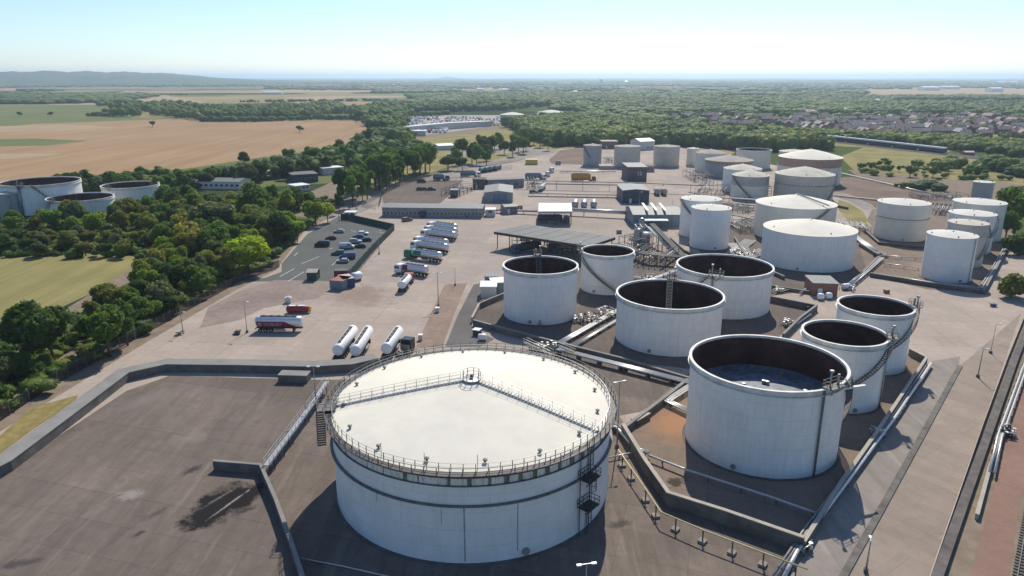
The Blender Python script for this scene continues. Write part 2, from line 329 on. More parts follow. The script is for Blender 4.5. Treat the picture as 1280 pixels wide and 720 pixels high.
# ------------------------------------------------------------------ mesh building
class MB:
    def __init__(s): s.v = []; s.f = []; s.m = []; s.sm = []
    def add(s, vs, fs, mi=0, smooth=False):
        o = len(s.v); s.v += [tuple(v) for v in vs]; s.f += [tuple(i + o for i in f) for f in fs]
        s.m += [mi] * len(fs); s.sm += [smooth] * len(fs); return s
    def box(s, c, size, rz=0, mi=0):
        x, y, z = size[0] / 2, size[1] / 2, size[2] / 2; ca, sa = math.cos(rz), math.sin(rz)
        vs = [(c[0] + a * x * ca - b * y * sa, c[1] + a * x * sa + b * y * ca, c[2] + k * z) for k in (-1, 1) for a, b in ((-1, -1), (1, -1), (1, 1), (-1, 1))]
        return s.add(vs, [(3, 2, 1, 0), (4, 5, 6, 7), (0, 1, 5, 4), (1, 2, 6, 5), (2, 3, 7, 6), (3, 0, 4, 7)], mi)
    def bar(s, a, b, w, h=None, mi=0):
        a, b = Vector(a), Vector(b); d = b - a
        if d.length < 1e-6: return s
        h = h or w; d.normalize(); up = Vector((0, 0, 1)) if abs(d.z) < .95 else Vector((0, 1, 0))
        x = d.cross(up).normalized(); y = x.cross(d)
        vs = [p + x * (w / 2 * i) + y * (h / 2 * j) for p in (a, b) for i, j in ((-1, -1), (1, -1), (1, 1), (-1, 1))]
        return s.add(vs, [(3, 2, 1, 0), (4, 5, 6, 7), (0, 1, 5, 4), (1, 2, 6, 5), (2, 3, 7, 6), (3, 0, 4, 7)], mi)
    def tube(s, pts, r, n=8, mi=0, r2=None):
        pts = [Vector(p) for p in pts]; k = len(pts); vs = []
        for i, p in enumerate(pts):
            d = (pts[min(i + 1, k - 1)] - pts[max(i - 1, 0)]).normalized()
            up = Vector((0, 0, 1)) if abs(d.z) < .95 else Vector((0, 1, 0)); x = d.cross(up).normalized(); y = x.cross(d)
            rr = r if r2 is None else r + (r2 - r) * i / (k - 1)
            if 0 < i < k - 1:
                c = (pts[i] - pts[i - 1]).normalized().dot((pts[i + 1] - pts[i]).normalized()); rx = rr / max(.5, math.sqrt((1 + c) / 2))
            else: rx = rr
            vs += [p + x * math.cos(2 * math.pi * j / n) * rx + y * math.sin(2 * math.pi * j / n) * rr for j in range(n)]
        fs = [(i * n + j, i * n + (j + 1) % n, (i + 1) * n + (j + 1) % n, (i + 1) * n + j) for i in range(k - 1) for j in range(n)]
        s.add(vs, fs, mi, True); o = len(s.v) - len(vs)
        s.f += [tuple(o + j for j in range(n))[::-1], tuple(o + (k - 1) * n + j for j in range(n))]; s.m += [mi, mi]; s.sm += [False, False]
        return s
    def lathe(s, prof, n=64, c=(0, 0), mi=0, closed=False, a0=0, a1=2 * math.pi, sharp=True):
        """turned profile; each straight piece keeps its own edge unless sharp is off"""
        full = abs(a1 - a0 - 2 * math.pi) < 1e-6; m = n if full else n + 1
        if closed: prof = list(prof) + [prof[0]]
        runs = [prof[i:i + 2] for i in range(len(prof) - 1)] if sharp else [prof]
        cs = [(math.cos(a0 + (a1 - a0) * j / n), math.sin(a0 + (a1 - a0) * j / n)) for j in range(m)]
        for run in runs:
            vs = [(c[0] + r * q[0], c[1] + r * q[1], z) for r, z in run for q in cs]
            s.add(vs, [(i * m + j, i * m + (j + 1) % m, (i + 1) * m + (j + 1) % m, (i + 1) * m + j) for i in range(len(run) - 1) for j in range(n)], mi, True)
        return s
    def prism(s, poly, z0, z1, mi=0, top=None):
        n = len(poly); area = sum(poly[i][0] * poly[(i + 1) % n][1] - poly[(i + 1) % n][0] * poly[i][1] for i in range(n))
        if area < 0: poly = poly[::-1]
        vs = [(p[0], p[1], z0) for p in poly] + [(p[0], p[1], z1) for p in poly]
        s.add(vs, [tuple(range(n))[::-1]] + [(i, (i + 1) % n, n + (i + 1) % n, n + i) for i in range(n)], mi)
        o = len(s.v) - 2 * n; s.f.append(tuple(o + n + i for i in range(n))); s.m.append(mi if top is None else top); s.sm.append(False); return s
    def data(s, name, mats):
        me = bpy.data.meshes.new(name); me.from_pydata(s.v, [], s.f)
        for m in mats: me.materials.append(m)
        if len(mats) > 1: me.polygons.foreach_set('material_index', s.m)
        me.polygons.foreach_set('use_smooth', s.sm); me.update(); return me
    def obj(s, name, mats, parent=None, label=None):
        if not isinstance(mats, (list, tuple)): mats = [mats]
        return link(name, s.data(name, mats), parent, label)
def link(name, me, parent=None, label=None):
    o = bpy.data.objects.new(name, me); col.objects.link(o)
    if parent: o.parent = parent
    if label: o['label'] = label
    return o
def tag(o, label, cat, group=None):
    o['label'] = label; o['category'] = cat
    if group: o['group'] = group
    return o
def thing(name, label, cat, loc=(0, 0, 0), rz=0, group=None):
    o = bpy.data.objects.new(name, None); col.objects.link(o); o.location = loc; o.rotation_euler = (0, 0, rz); o.empty_display_size = .5
    return tag(o, label, cat, group)
def copy_tree(o, parent=None):
    c = o.copy(); col.objects.link(c); c.parent = parent
    for ch in list(o.children): copy_tree(ch, c)
    return c
def npmesh(name, V, Fq, mat, smooth=False, tri=None):
    """quads (and triangles) from arrays"""
    me = bpy.data.meshes.new(name); nt_ = 0 if tri is None else len(tri)
    me.vertices.add(len(V)); me.vertices.foreach_set('co', V.astype(np.float32).ravel())
    nl = len(Fq) * 4 + nt_ * 3; me.loops.add(nl); me.polygons.add(len(Fq) + nt_)
    idx = Fq.ravel() if tri is None else np.concatenate([Fq.ravel(), tri.ravel()])
    me.loops.foreach_set('vertex_index', idx.astype(np.int32))
    st = np.arange(len(Fq)) * 4
    if nt_: st = np.concatenate([st, len(Fq) * 4 + np.arange(nt_) * 3])
    me.polygons.foreach_set('loop_start', st.astype(np.int32))
    me.polygons.foreach_set('use_smooth', np.concatenate([np.zeros(len(Fq), bool), np.full(nt_, smooth)]))
    me.materials.append(mat); me.update(calc_edges=True); return me
SHEETS = [0]
def sheet(name, px, z, mat, world_pts=False):
    SHEETS[0] += 1; z += .0012 * SHEETS[0]
    pts = [Vector(p) for p in px] if world_pts else [G(*p) for p in px]
    n = len(pts); area = sum(pts[i].x * pts[(i + 1) % n].y - pts[(i + 1) % n].x * pts[i].y for i in range(n))
    if area < 0: pts = pts[::-1]
    me = bpy.data.meshes.new(name); me.from_pydata([(p.x, p.y, z) for p in pts], [], [tuple(range(n))]); me.materials.append(mat)
    o = link(name, me); o['kind'] = 'structure'; return o

CACHE = {}
def cached(key, fn):
    if key not in CACHE: CACHE[key] = fn()
    return CACHE[key]

# ------------------------------------------------------------------ the setting
me = bpy.data.meshes.new('ground'); me.from_pydata([(-40000, -600, -.08), (40000, -600, -.08), (40000, 50000, -.08), (-40000, 50000, -.08)], [], [(0, 1, 2, 3)])
me.materials.append(M_FARM); ground = link('ground', me); ground['kind'] = 'structure'
def hills():
    nr, na = 90, 260; rs = np.geomspace(4800, 38000, nr); an = np.radians(np.linspace(42, 138, na))
    A, Rr = np.meshgrid(an, rs); X = Rr * np.cos(A); Y = Rr * np.sin(A)
    Z = np.zeros_like(X); g = np.random.default_rng(3)
    for k in range(26):
        f = 1 / g.uniform(500, 5000); th = g.uniform(0, 6.28); Z += np.sin((X * math.cos(th) + Y * math.sin(th)) * f * 6.28 + g.uniform(0, 6.28)) * (1 / f) ** .5 * .03
    Z = np.clip(Z * 1.2 + 3, -6, 60) * np.clip((Rr - 4800) / 3000, 0, 1)
    Z += g.uniform(0, 5, Z.shape) * np.clip((Rr - 4800) / 2000, 0, 1)
    Z = np.minimum(Z, Rr * .0012 + 4)
    px = 640 + 900 * X / (Y * CP)                                   # the wooded ridge on the left of the horizon
    ridge = np.interp(px, [-400, 0, 40, 90, 180, 230, 260, 320, 380], [104, 97, 106, 98, 88, 70, 42, 15, 0])
    ridge = ridge * np.exp(-((Rr - 8600) / 1700.0) ** 2); ridge = ridge * (1 + .05 * np.sin(px * .13) + .03 * np.sin(px * .41))
    Z = np.maximum(Z, 0) + ridge
    Z += 45 * np.exp(-((px - 560) / 14) ** 2) * np.exp(-((Rr - 17000) / 2500.0) ** 2)
    Z[0] = -3
    V = np.stack([X, Y, Z - .5], -1).reshape(-1, 3); i = np.arange(nr - 1)[:, None] * na + np.arange(na - 1)[None]; i = i.ravel()
    o = link('hills', npmesh('hills', V, np.stack([i, i + na, i + na + 1, i + 1], -1), M_HILL)); o['kind'] = 'structure'
    for p in o.data.polygons: pass
hills()

# fields
sheet('field', [(-260, 176), (-60, 165), (40, 155), (110, 152.5), (290, 146), (385, 152.5), (475, 149), (470, 156), (420, 182), (240, 210), (60, 226), (-300, 240)], -.02, M_GOLD)
sheet('field', [(-300, 131), (130, 131), (240, 134), (300, 141), (390, 152), (290, 149), (110, 157), (-300, 163)], -.04, M_GREENF)
sheet('field', [(-300, 116), (0, 116), (200, 118), (260, 128), (130, 131.5), (-300, 134)], -.045, M_GOLD2)
sheet('field', [(-300, 193), (-20, 192), (80, 192), (30, 198), (-300, 204)], .0, M_GOLD2)
sheet('field', [(-300, 160), (-20, 158), (100, 156), (150, 160), (60, 164), (-300, 169)], .0, M_GOLD2)
sheet('field', [(-300, 176), (-20, 175), (40, 173), (110, 176), (60, 182), (-300, 187)], .0, M_GREENF)
sheet('field', [(150, 141), (175, 133), (235, 140), (255, 147), (165, 147)], -.03, M_STUB)
sheet('field', [(350, 122), (420, 120), (560, 120), (520, 125), (420, 128)], -.03, M_GOLD2)
sheet('field', [(560, 128), (670, 127), (668, 133), (600, 133)], -.03, M_GOLD)
sheet('field', [(-260, 316), (0, 313), (100, 317), (188, 320), (150, 350), (60, 392), (0, 420), (-320, 470)], -.01, M_STUB)
sheet('field', [(505, 166), (640, 153), (640, 163), (540, 180), (520, 182)], -.01, M_BROWNG)
sheet('grass', [(500, 176), (640, 160), (720, 180), (700, 200), (600, 200), (520, 226), (430, 252), (420, 240)], -.005, M_GRASS)
sheet('field', [(1050, 196), (1090, 180), (1190, 192), (1290, 205), (1420, 235), (1420, 300), (1300, 270), (1180, 240), (1080, 225)], -.02, M_GRASS)
sheet('field', [(1060, 212), (1180, 224), (1300, 232), (1420, 250), (1420, 270), (1240, 260), (1100, 240)], .0, M_BROWNG)
sheet('field', [(1070, 110), (1400, 110), (1400, 121), (1070, 121)], -.03, M_GOLD2)
sheet('field', [(1100, 123.5), (1400, 123.5), (1400, 128), (1100, 128)], -.03, M_GREENF)
sheet('field', [(880, 118), (1020, 118), (1020, 121.5), (880, 121.5)], -.03, M_GREENF)
sheet('field', [(830, 140), (1600, 141), (1600, 190), (1180, 190), (1000, 180), (830, 162)], -.04, M_GRASS)
sheet('field', [(-500, 560), (0, 440), (60, 400), (190, 320), (280, 290), (420, 225), (470, 262), (350, 340), (170, 440), (60, 520), (-500, 800)], .0, M_BROWNG)

for (x0, y0, x1, y1, mt) in [(-100, 104, 60, 107, M_GOLD2), (40, 108.5, 180, 111, M_STUB), (110, 104.5, 240, 106, M_GOLD), (200, 108, 330, 111, M_GREENF), (-200, 110, 30, 113.5, M_GOLD), (250, 104, 400, 105.2, M_GOLD2), (330, 112, 470, 115, M_GOLD2), (480, 115, 560, 118, M_GREENF), (380, 106.5, 540, 108, M_STUB), (560, 110, 640, 112, M_GOLD2), (160, 113, 320, 116, M_GOLD), (430, 122, 520, 127, M_GREENF)]:
    sheet('field', [(x0, y0 + .3), (x1, y0), (x1 + 25, y1), (x0 - 20, y1 + .3)], -.02, mt)
# the depot's ground
sheet('yard', [(-700, 900), (-200, 640), (0, 540), (60, 503), (170, 436), (300, 360), (345, 338), (380, 290), (440, 256), (560, 214), (640, 204), (700, 186), (860, 184), (960, 205), (1080, 228), (1180, 262), (1290, 300), (1500, 430), (2200, 1000)], .01, M_YARD)
sheet('basin_floor', [(-900, 1100), (-200, 690), (0, 594), (158, 489), (212, 470), (400, 475), (470, 474), (600, 434), (700, 440), (862, 482), (800, 515), (774, 520), (836, 618), (1008, 676), (985, 722), (900, 900)], .02, M_BASIN)
sheet('bund_floor', [(800, 518), (866, 462), (960, 455), (1060, 448), (1135, 443), (1158, 452), (1100, 540), (1004, 676), (836, 617), (782, 530)], .024, M_BUND_FLOOR)
sheet('bund_floor', [(592, 402), (598, 384), (640, 372), (700, 330), (800, 322), (860, 322), (960, 372), (1018, 384), (975, 420), (955, 455), (866, 462), (780, 452), (700, 430), (620, 412)], .018, M_BUND_DARK)
sheet('bund_floor', [(860, 300), (940, 270), (1080, 285), (1100, 320), (1062, 356), (960, 371), (900, 340)], .018, M_BUND_DARK)
sheet('bund_floor', [(1085, 344), (1072, 300), (1090, 262), (1180, 250), (1265, 262), (1264, 300), (1228, 365), (1160, 362)], .018, M_BUND_FLOOR)
sheet('car_park', [(170, 345), (330, 348), (352, 340), (352, 330), (384, 293), (424, 270), (436, 274), (493, 285), (438, 352), (318, 352)], .022, M_PARK)
sheet('road', [(426, 272), (452, 266), (505, 240), (560, 224), (640, 212), (640, 206), (560, 214), (486, 234), (450, 250), (434, 262)], .02, M_ROADR)
sheet('road', [(556, 192), (640, 181), (702, 189), (660, 198), (640, 202), (560, 214), (540, 216), (600, 204), (660, 190), (560, 197)], .02, M_ROADR)
sheet('road', [(556, 434), (572, 395), (592, 356), (612, 352), (600, 380), (590, 400), (590, 412), (618, 424), (600, 434)], .022, M_ASPH)
sheet('dirt', [(520, 434), (548, 372), (556, 356), (584, 354), (568, 392), (553, 434)], .016, M_DIRT)
sheet('dirt', [(1052, 222), (1082, 220), (1190, 250), (1230, 264), (1180, 262), (1090, 260), (1040, 240)], .014, M_SOIL)
sheet('road', [(1044, 240), (1060, 242), (1090, 256), (1096, 262), (1080, 262), (1062, 252), (1044, 246)], .016, M_ROADR)
sheet('grass', [(1048, 250), (1062, 254), (1078, 264), (1090, 284), (1060, 276), (1048, 262)], .018, M_GRASS)
sheet('road', [(940, 800), (985, 722), (1060, 610), (1120, 530), (1164, 452), (1200, 446), (1198, 457), (1150, 545), (1050, 725), (1010, 800)], .026, M_ROADR)
sheet('apron', [(1014, 800), (1052, 725), (1152, 545), (1200, 457), (1215, 445), (1276, 392), (1226, 536), (1160, 722), (1140, 800)], .022, M_APRON)
sheet('gravel_strip', [(1145, 800), (1166, 722), (1230, 536), (1281, 398), (1330, 300), (1600, 430), (1700, 900)], .018, M_BROWNG)
sheet('track', [(1195, 800), (1212, 722), (1240, 620), (1262, 530), (1290, 440), (1330, 440), (1292, 560), (1272, 640), (1262, 722), (1255, 800)], .028, M_REDDIRT)
sheet('railway_bed', [(1262, 800), (1266, 722), (1288, 600), (1310, 500), (1420, 500), (1500, 800)], .032, M_BALLAST)
sheet('grass', [(-80, 610), (0, 545), (40, 510), (98, 494), (94, 502), (40, 538), (0, 568), (-80, 630)], .03, M_DRYG)
sheet('compound', [(477, 240), (504, 226), (578, 226), (560, 246), (548, 256), (480, 256)], .02, M_BUND_DARK)
sheet('field', [(500, 168), (510, 148), (560, 144), (640, 144), (640, 150), (600, 160), (540, 168)], .0, M_YARD)

sheet('dirt', [(686, 200), (700, 188), (730, 184), (728, 206), (690, 205)], .02, M_SOIL)
sheet('dirt', [(300, 364), (345, 350), (420, 352), (400, 372), (330, 385), (300, 400), (250, 410), (260, 385)], .02, slabs('dusty_ground', (.30, .235, .20), 0, 0, 0, 0, .6, .3))

# parking bay paint
pk = MB()
for (a, b) in [((377, 330), (399, 321)), ((350, 346), (368, 336)), ((360, 352), (380, 340)), ((368, 320), (372, 316)), ((412, 312), (416, 310)), ((415, 332), (424, 324)), ((438, 288), (445, 290)), ((470, 290), (482, 292))]:
    A, B = G(*a), G(*b); pk.bar((A.x, A.y, .09), (B.x, B.y, .09), .22, .008)
for i in range(10):
    A = G(470 - i * 4.5, 296 + i * 6); pk.bar((A.x, A.y, .09), (A.x + 4.6, A.y + .5, .09), .12, .008)
o = pk.obj('road_marking', M_WPAINT); o['kind'] = 'structure'

# ------------------------------------------------------------------ walls, fences, pipes
def mitre(pts, off):
    out = []
    for i, p in enumerate(pts):
        d1 = (pts[i] - pts[i - 1]).normalized() if i else None; d2 = (pts[i + 1] - pts[i]).normalized() if i < len(pts) - 1 else None
        n1 = Vector((-d1.y, d1.x, 0)) if d1 else None; n2 = Vector((-d2.y, d2.x, 0)) if d2 else None
        if d1 and d2:
            n = (n1 + n2).normalized(); out.append(p + n * (off / max(.35, n.dot(n1))))
        else: out.append(p + (n1 or n2) * off)
    return out
def wall(label, px, h, t=.35, mat=M_CONC, top=M_CONCT, name='bund_wall', group=None, cope=.06, zb=0):
    pts = [G(*p) for p in px]; pts = [Vector((p.x, p.y, 0)) for p in pts]
    L, Rr = mitre(pts, t / 2), mitre(pts, -t / 2); m = MB(); n = len(pts)
    vs = [(p.x, p.y, z) for z in (zb, h) for side in (L, Rr) for p in side]
    f = []
    for i in range(n - 1):
        f += [(i, i + 1, 2 * n + i + 1, 2 * n + i), (n + i + 1, n + i, 3 * n + i, 3 * n + i + 1), (2 * n + i, 2 * n + i + 1, 3 * n + i + 1, 3 * n + i)]
    f += [(n, 0, 2 * n, 3 * n), (n - 1, 2 * n - 1, 4 * n - 1, 3 * n - 1)]
    m.add(vs, f)
    root = m.obj(name, mat); tag(root, label, 'wall', group)
    L, Rr = mitre(pts, t / 2 + cope), mitre(pts, -t / 2 - cope); c = MB()
    vs = [(p.x, p.y, z) for z in (h + .003, h + .14) for side in (L, Rr) for p in side]
    c.add(vs, f + [(i + 1, i, n + i, n + i + 1) for i in range(n - 1)]); c.obj('coping', top, root)
    return root
wall('long concrete bund wall with broad grey top round the empty basin', [(-330, 690), (-60, 622), (6, 588), (80, 532), (156, 474), (210, 462), (300, 463), (392, 465), (440, 462), (470, 455)], 1.7, 2.9, name='basin_wall')
wall('short dark concrete wall with dark stained ground in front', [(268, 587), (327, 592), (346, 636), (366, 692), (384, 748)], 1.5, .4, name='basin_wall')
wall('pale topped concrete bund wall in front of the largest open tank', [(778, 544), (804, 588), (834, 632), (905, 655), (1003, 690)], 2.1, .5, top=M_CONCL)
wall('bund wall between the largest open tank and the worn road', [(1003, 690), (1050, 614), (1096, 548), (1157, 455), (1136, 444)], 1.5, .45, top=M_CONCL)
wall('short bund wall behind the largest open tank up to the pipe bend', [(778, 544), (804, 524), (838, 498), (868, 474)], 1.2, .5)
wall('low bund wall joining the big domed tank and pipe corner', [(778, 543), (763, 534), (740, 524)], 1.2, .6)
wall('stub wall block beside the orange stained bund floor', [(792, 532), (809, 522)], 1.0, 1.3, top=M_CONCL)
wall('bund wall with pale top running under the silver pipe bank', [(592, 407), (640, 420), (700, 436), (780, 456), (866, 482)], 1.4, .5)
wall('pale wall end left of the white open tank by the small road', [(590, 404), (599, 386)], 1.4, .4, mat=M_CONCL, top=M_CONCL)
wall('dark bund wall behind pale wall end and cabins', [(599, 386), (612, 380), (634, 371)], 1.4, .4, mat=M_CONCD)
wall('bund wall right of the wide open tank with an elbow', [(900, 362), (960, 377), (1020, 389), (1000, 404), (978, 426)], 1.6, .45, mat=M_CONCD)
wall('dark diagonal bund wall from the brick pump house to the pipe crossing', [(1066, 356), (1098, 325)], 1.2, .5, mat=M_CONCD)
wall('dark bund wall from the pipe crossing back towards the cream tank', [(1097, 322), (1074, 308)], 1.2, .5, mat=M_CONCD)
wall('bund wall round the group of tall tanks beside the road', [(1087, 346), (1160, 358), (1229, 368), (1246, 336), (1264, 303)], 1.2, .5, mat=M_CONCD)
wall('bund wall behind the cream banded tank', [(1080, 290), (1098, 306), (1160, 312)], 1.0, .4, mat=M_CONCD)
wall('kerb of drain slabs along the worn road', [(1052, 725), (1100, 640), (1152, 546), (1200, 458)], .12, .9, top=M_CONC, name='kerb', cope=0)
wall('long dark retaining wall with white edge beside the red track', [(1158, 760), (1172, 722), (1238, 536), (1268, 452), (1292, 392)], .7, 1.2, mat=M_CONCD, top=M_CONCD, name='retaining_wall', cope=0)
w = MB(); A = [G(*p) for p in [(1150, 760), (1163, 722), (1228, 534), (1259, 450), (1284, 388)]]
for a, b in zip(A, A[1:]): w.bar((a.x, a.y, .42), (b.x, b.y, .42), .12, .84)
tag(w.obj('edging', M_CONCL), 'thin pale concrete edging strip beside the dark retaining wall', 'edging')
wall('low pale wall carrying pipes along the red track', [(1220, 650), (1236, 590), (1250, 545)], .8, .4, mat=M_CONCL, top=M_CONCL, name='pipe_wall')
wall('low kerb wall across the upper yard below the fuel tankers', [(662, 230), (780, 232)], .35, .3, name='kerb', cope=0)
wall('low kerb wall across the middle yard above the canopies', [(660, 246), (776, 248)], .35, .3, name='kerb', cope=0)
wall('bund wall between the paired tall tanks and the widest one', [(918, 300), (936, 330), (980, 350)], 1.1, .45, mat=M_CONCD)
wall('bund wall running from the pump house to the wide open tank', [(930, 352), (972, 362), (1012, 368)], .9, .45)
wall('low wall left of the tall paired tanks towards the blue warehouse', [(838, 300), (856, 316), (880, 326)], .9, .4)
wall('low wall in front of the rusty far tanks', [(955, 262), (1040, 258), (1060, 262)], 1.0, .4)
# kerb joints
g0, g1 = G(1052, 725), G(1200, 458); dj = MB(); L = (g1 - g0).length; d = (g1 - g0).normalized(); nn = Vector((-d.y, d.x, 0))
# dark drain slot beside the kerb slabs
for k in range(int(L / 1.9)):
    p = g0 + d * (k * 1.9); dj.bar(p + nn * .46 + Vector((0, 0, .262)), p - nn * .46 + Vector((0, 0, .262)), .07, .012)
o = dj.obj('drain_joint', M_CONCD); o['kind'] = 'structure'

def fence(label, pts, h, mat, gap=.16, pw=.05, name='fence', post=3.0, pmat=None, rails=2):
    pts = [Vector((p.x, p.y, 0)) for p in pts]; root = thing(name, label, 'fence', pts[0])
    pn, po = MB(), []
    for a, b in zip(pts, pts[1:]):
        d = b - a; L = d.length; d.normalize()
        for k in range(max(1, int(L / gap))):
            p = a + d * (k * gap) - pts[0]; pn.box((p.x, p.y, h / 2), (pw, pw, h), math.atan2(d.y, d.x))
        for r in range(rails):
            z = h * (.15 + .78 * r / max(1, rails - 1)); pn.bar(a - pts[0] + Vector((0, 0, z)), b - pts[0] + Vector((0, 0, z)), .06)
        for k in range(int(L / post) + 1): po.append(a + d * (k * post) - pts[0])
    pn.obj('panel', mat, root)
    pme = MB().box((0, 0, (h + .15) / 2), (.11, .11, h + .15)).data('post', [pmat or mat])
    for p in po[:95]: o = link('post', pme, root); o.location = p
    return root
fence('long dark palisade fence between the trees and the yard', [G(*p) for p in [(-60, 575), (0, 527), (60, 486), (170, 424), (300, 352), (350, 334)]], 2.4, M_DSTEEL, .2, .06, pmat=M_MSTEEL, post=2.75)
fence('dark green mesh fence round the staff car park', [G(*p) for p in [(436, 350), (465, 316), (493, 288), (440, 276), (426, 275)]], 2.6, M_FENCEG, .11, .07, pmat=M_DSTEEL, rails=3)
fence('low fence at the front of the grey compound', [G(*p) for p in [(474, 258), (478, 243), (505, 227), (580, 226)]], 2.0, M_MSTEEL, .35, .06)
fence('wire fence along the entrance road', [G(*p) for p in [(470, 262), (452, 258), (500, 233), (560, 212), (640, 203)]], 1.8, M_STEEL, .5, .05, post=4)

def pipeline(label, px, z=.8, r=.2, n=1, gap=.6, mat=M_PIPEW, sup=4.0, smat=M_CONCD, world_pts=None, footing=False, name='pipeline', group=None):
    pts = world_pts or [G(p[0], p[1], z) for p in px]; pts = [Vector(p) for p in pts]
    root = thing(name, label, 'pipeline', (pts[0].x, pts[0].y, 0), 0, group); o0 = Vector((pts[0].x, pts[0].y, 0))
    for k in range(n):
        off = (k - (n - 1) / 2) * gap; q = mitre(pts, off) if n > 1 else pts
        MB().tube([p - o0 for p in q], r * (1 if k % 3 else 1.15), 8).obj('pipe', mat if not isinstance(mat, list) else mat[k % len(mat)], root)
    tot = 0; ns = 0
    for a, b in zip(pts, pts[1:]):
        d = b - a; L = d.length
        if L < .5: continue
        d.normalize(); s = (sup / 2 if ns == 0 else sup - tot % sup)
        while s < L and ns < 80:
            p = a + d * s - o0; side = Vector((-d.y, d.x, 0)).normalized(); wd = (n - 1) * gap / 2 + r + .12
            m = MB(); top = p.z - r
            if top > .25:
                for e in ((-1, 1) if wd > .5 else (0,)): m.box((p.x + side.x * wd * e, p.y + side.y * wd * e, top / 2), (.14, .14, top), math.atan2(d.y, d.x))
                m.bar(p + side * (wd + .1) + Vector((0, 0, -r - .06)), p - side * (wd + .1) + Vector((0, 0, -r - .06)), .14, .12)
            else: m.box((p.x, p.y, .12), (.4, 2 * wd, .24), math.atan2(d.y, d.x))
            su = m.obj('support', smat, root)
            if footing: MB().box((p.x, p.y, .2), (.95, .95, .4), math.atan2(d.y, d.x)).obj('footing', M_BLOCK, su)
            s += sup; ns += 1
        tot += L
    return root
pipeline('thin ochre raised pipe on block footings beside the big domed tank', [(773, 562), (800, 601), (826, 640), (880, 663), (960, 693), (1010, 712)], 1.85, .09, 1, mat=M_PIPEY, sup=3.9, smat=M_DSTEEL, footing=True)
pipeline('double silver pipe from the big domed tank to the bund wall', [(752, 531), (772, 533), (797, 562), (812, 566)], 1.0, .2, 2, .5, sup=3)
pipeline('silver pipe crossing the bund floor in front of the largest open tank', [(811, 569), (860, 588), (960, 620), (1024, 643)], .9, .16, 1, sup=5)
pipeline('thin silver pipe from the big domed tank to the pipe corner', [(760, 572), (795, 565)], .6, .12, 1, sup=4)
pipeline('short pipe on the floor of the largest tank bund', [(900, 642), (985, 672), (1004, 668)], .5, .12, 1, sup=4)
# flat topped silver pipe bank
def duct(label, px, z, w, h, mat=M_PIPEW, name='pipe_bank'):
    p = [G(a[0], a[1], z) for a in px]; root = thing(name, label, 'pipe bank', (p[0].x, p[0].y, 0)); o0 = Vector((p[0].x, p[0].y, 0))
    n = max(2, int(w / .42))
    for k in range(n):
        q = mitre(p, (k - (n - 1) / 2) * .42); MB().tube([a - o0 for a in q], .19, 8).obj('pipe', mat, root)
    for a, b in zip(p, p[1:]):
        d = (b - a); L = d.length; d.normalize()
        for s in range(int(L / 5) + 1):
            c = a + d * (s * 5 + .4) - o0; MB().box((c.x, c.y, (z - .2) / 2), (.35, w, z - .2), math.atan2(d.y, d.x)).obj('sleeper', M_CONCD, root)
    return root
duct('long bank of silver pipes behind the big domed tank', [(697, 436), (780, 457), (864, 478)], 1.2, 1.7, 1)
duct('bank of silver pipes climbing to the valve manifold', [(690, 434), (724, 415), (764, 392), (790, 380)], .8, 1.7, 1)
duct('parallel silver pipes left of the round white tank', [(712, 436), (748, 414), (776, 397)], .7, 1.0, 1)
pipeline('pair of bright pipes turning a sharp corner beside the largest open tank', [(868, 479), (834, 501), (868, 517)], .9, .17, 3, .5)
pipeline('silver pipe outside the bund along the worn road', [(1164, 454), (1120, 520), (1062, 598), (1016, 660), (996, 690), (978, 724)], .9, .24, 1, sup=4)
pipeline('dark pipe beside the silver one on the road side', [(1156, 456), (1110, 524), (1052, 604), (1006, 664), (966, 724)], 1.0, .15, 2, .4, mat=M_PIPED, sup=5)
pipeline('double pipe beside the red track', [(1298, 420), (1280, 462), (1262, 512), (1250, 545), (1240, 590)], 1.0, .17, 2, .6, sup=4)
pipeline('pale pipes inside the wall round the tall tanks', [(1258, 306), (1242, 334), (1226, 360), (1160, 352), (1092, 342)], .8, .18, 2, .55, mat=[M_PIPED, M_PIPEW], sup=5)
pipeline('white pipe bank from the cream banded tank to the crossing', [(1100, 318), (1075, 300), (1060, 288)], .7, .2, 4, .55)
pipeline('double white pipe beside the dark diagonal bund wall', [(1102, 322), (1084, 338), (1060, 358)], 1.0, .22, 3, .6)
pipeline('straight pale pipe crossing the bund of the tall tanks', [(1102, 319), (1152, 323)], .9, .15, 1)
pipeline('second pale pipe crossing the bund towards the tall tank', [(1104, 329), (1150, 335)], .9, .15, 1)
pipeline('thin pipes beside the brick pump house', [(1000, 366), (1030, 346)], .8, .15, 2, .4)
pipeline('pipe inside the elbow bund wall', [(1014, 392), (1000, 402), (986, 412)], .8, .17, 1)
for k, (a, b, nm) in enumerate([((914, 304), (944, 326), 'upper'), ((908, 322), (938, 300), 'middle'), ((916, 330), (956, 312), 'lower')]):
    pipeline(nm + ' bank of white pipes between the tall tank and the wide white tank', [a, b], .6, .17, 6, .75, sup=7)
pipeline('raised dark pipe bridge behind the paired tall tanks', [(905, 266), (945, 274), (975, 282)], 3.5, .22, 4, .55, mat=[M_PIPED, M_DSTEEL], sup=7, smat=M_DSTEEL)
pipeline('dark raised pipes in front of the streaky domed tanks', [(862, 240), (905, 247), (950, 250), (990, 250)], 2.5, .22, 4, .55, mat=[M_PIPED, M_DSTEEL], sup=8, smat=M_DSTEEL)
pipeline('large white pipe on trestles behind the blue canopy', [(713, 262), (750, 264), (790, 266)], 2.5, .75, 1, sup=12, smat=M_DSTEEL)
pipeline('large dull pipe on trestles left of the white canopy', [(560, 258), (620, 262), (672, 264)], 1.5, .3, 3, .8, sup=12, smat=M_DSTEEL, mat=M_PIPED)
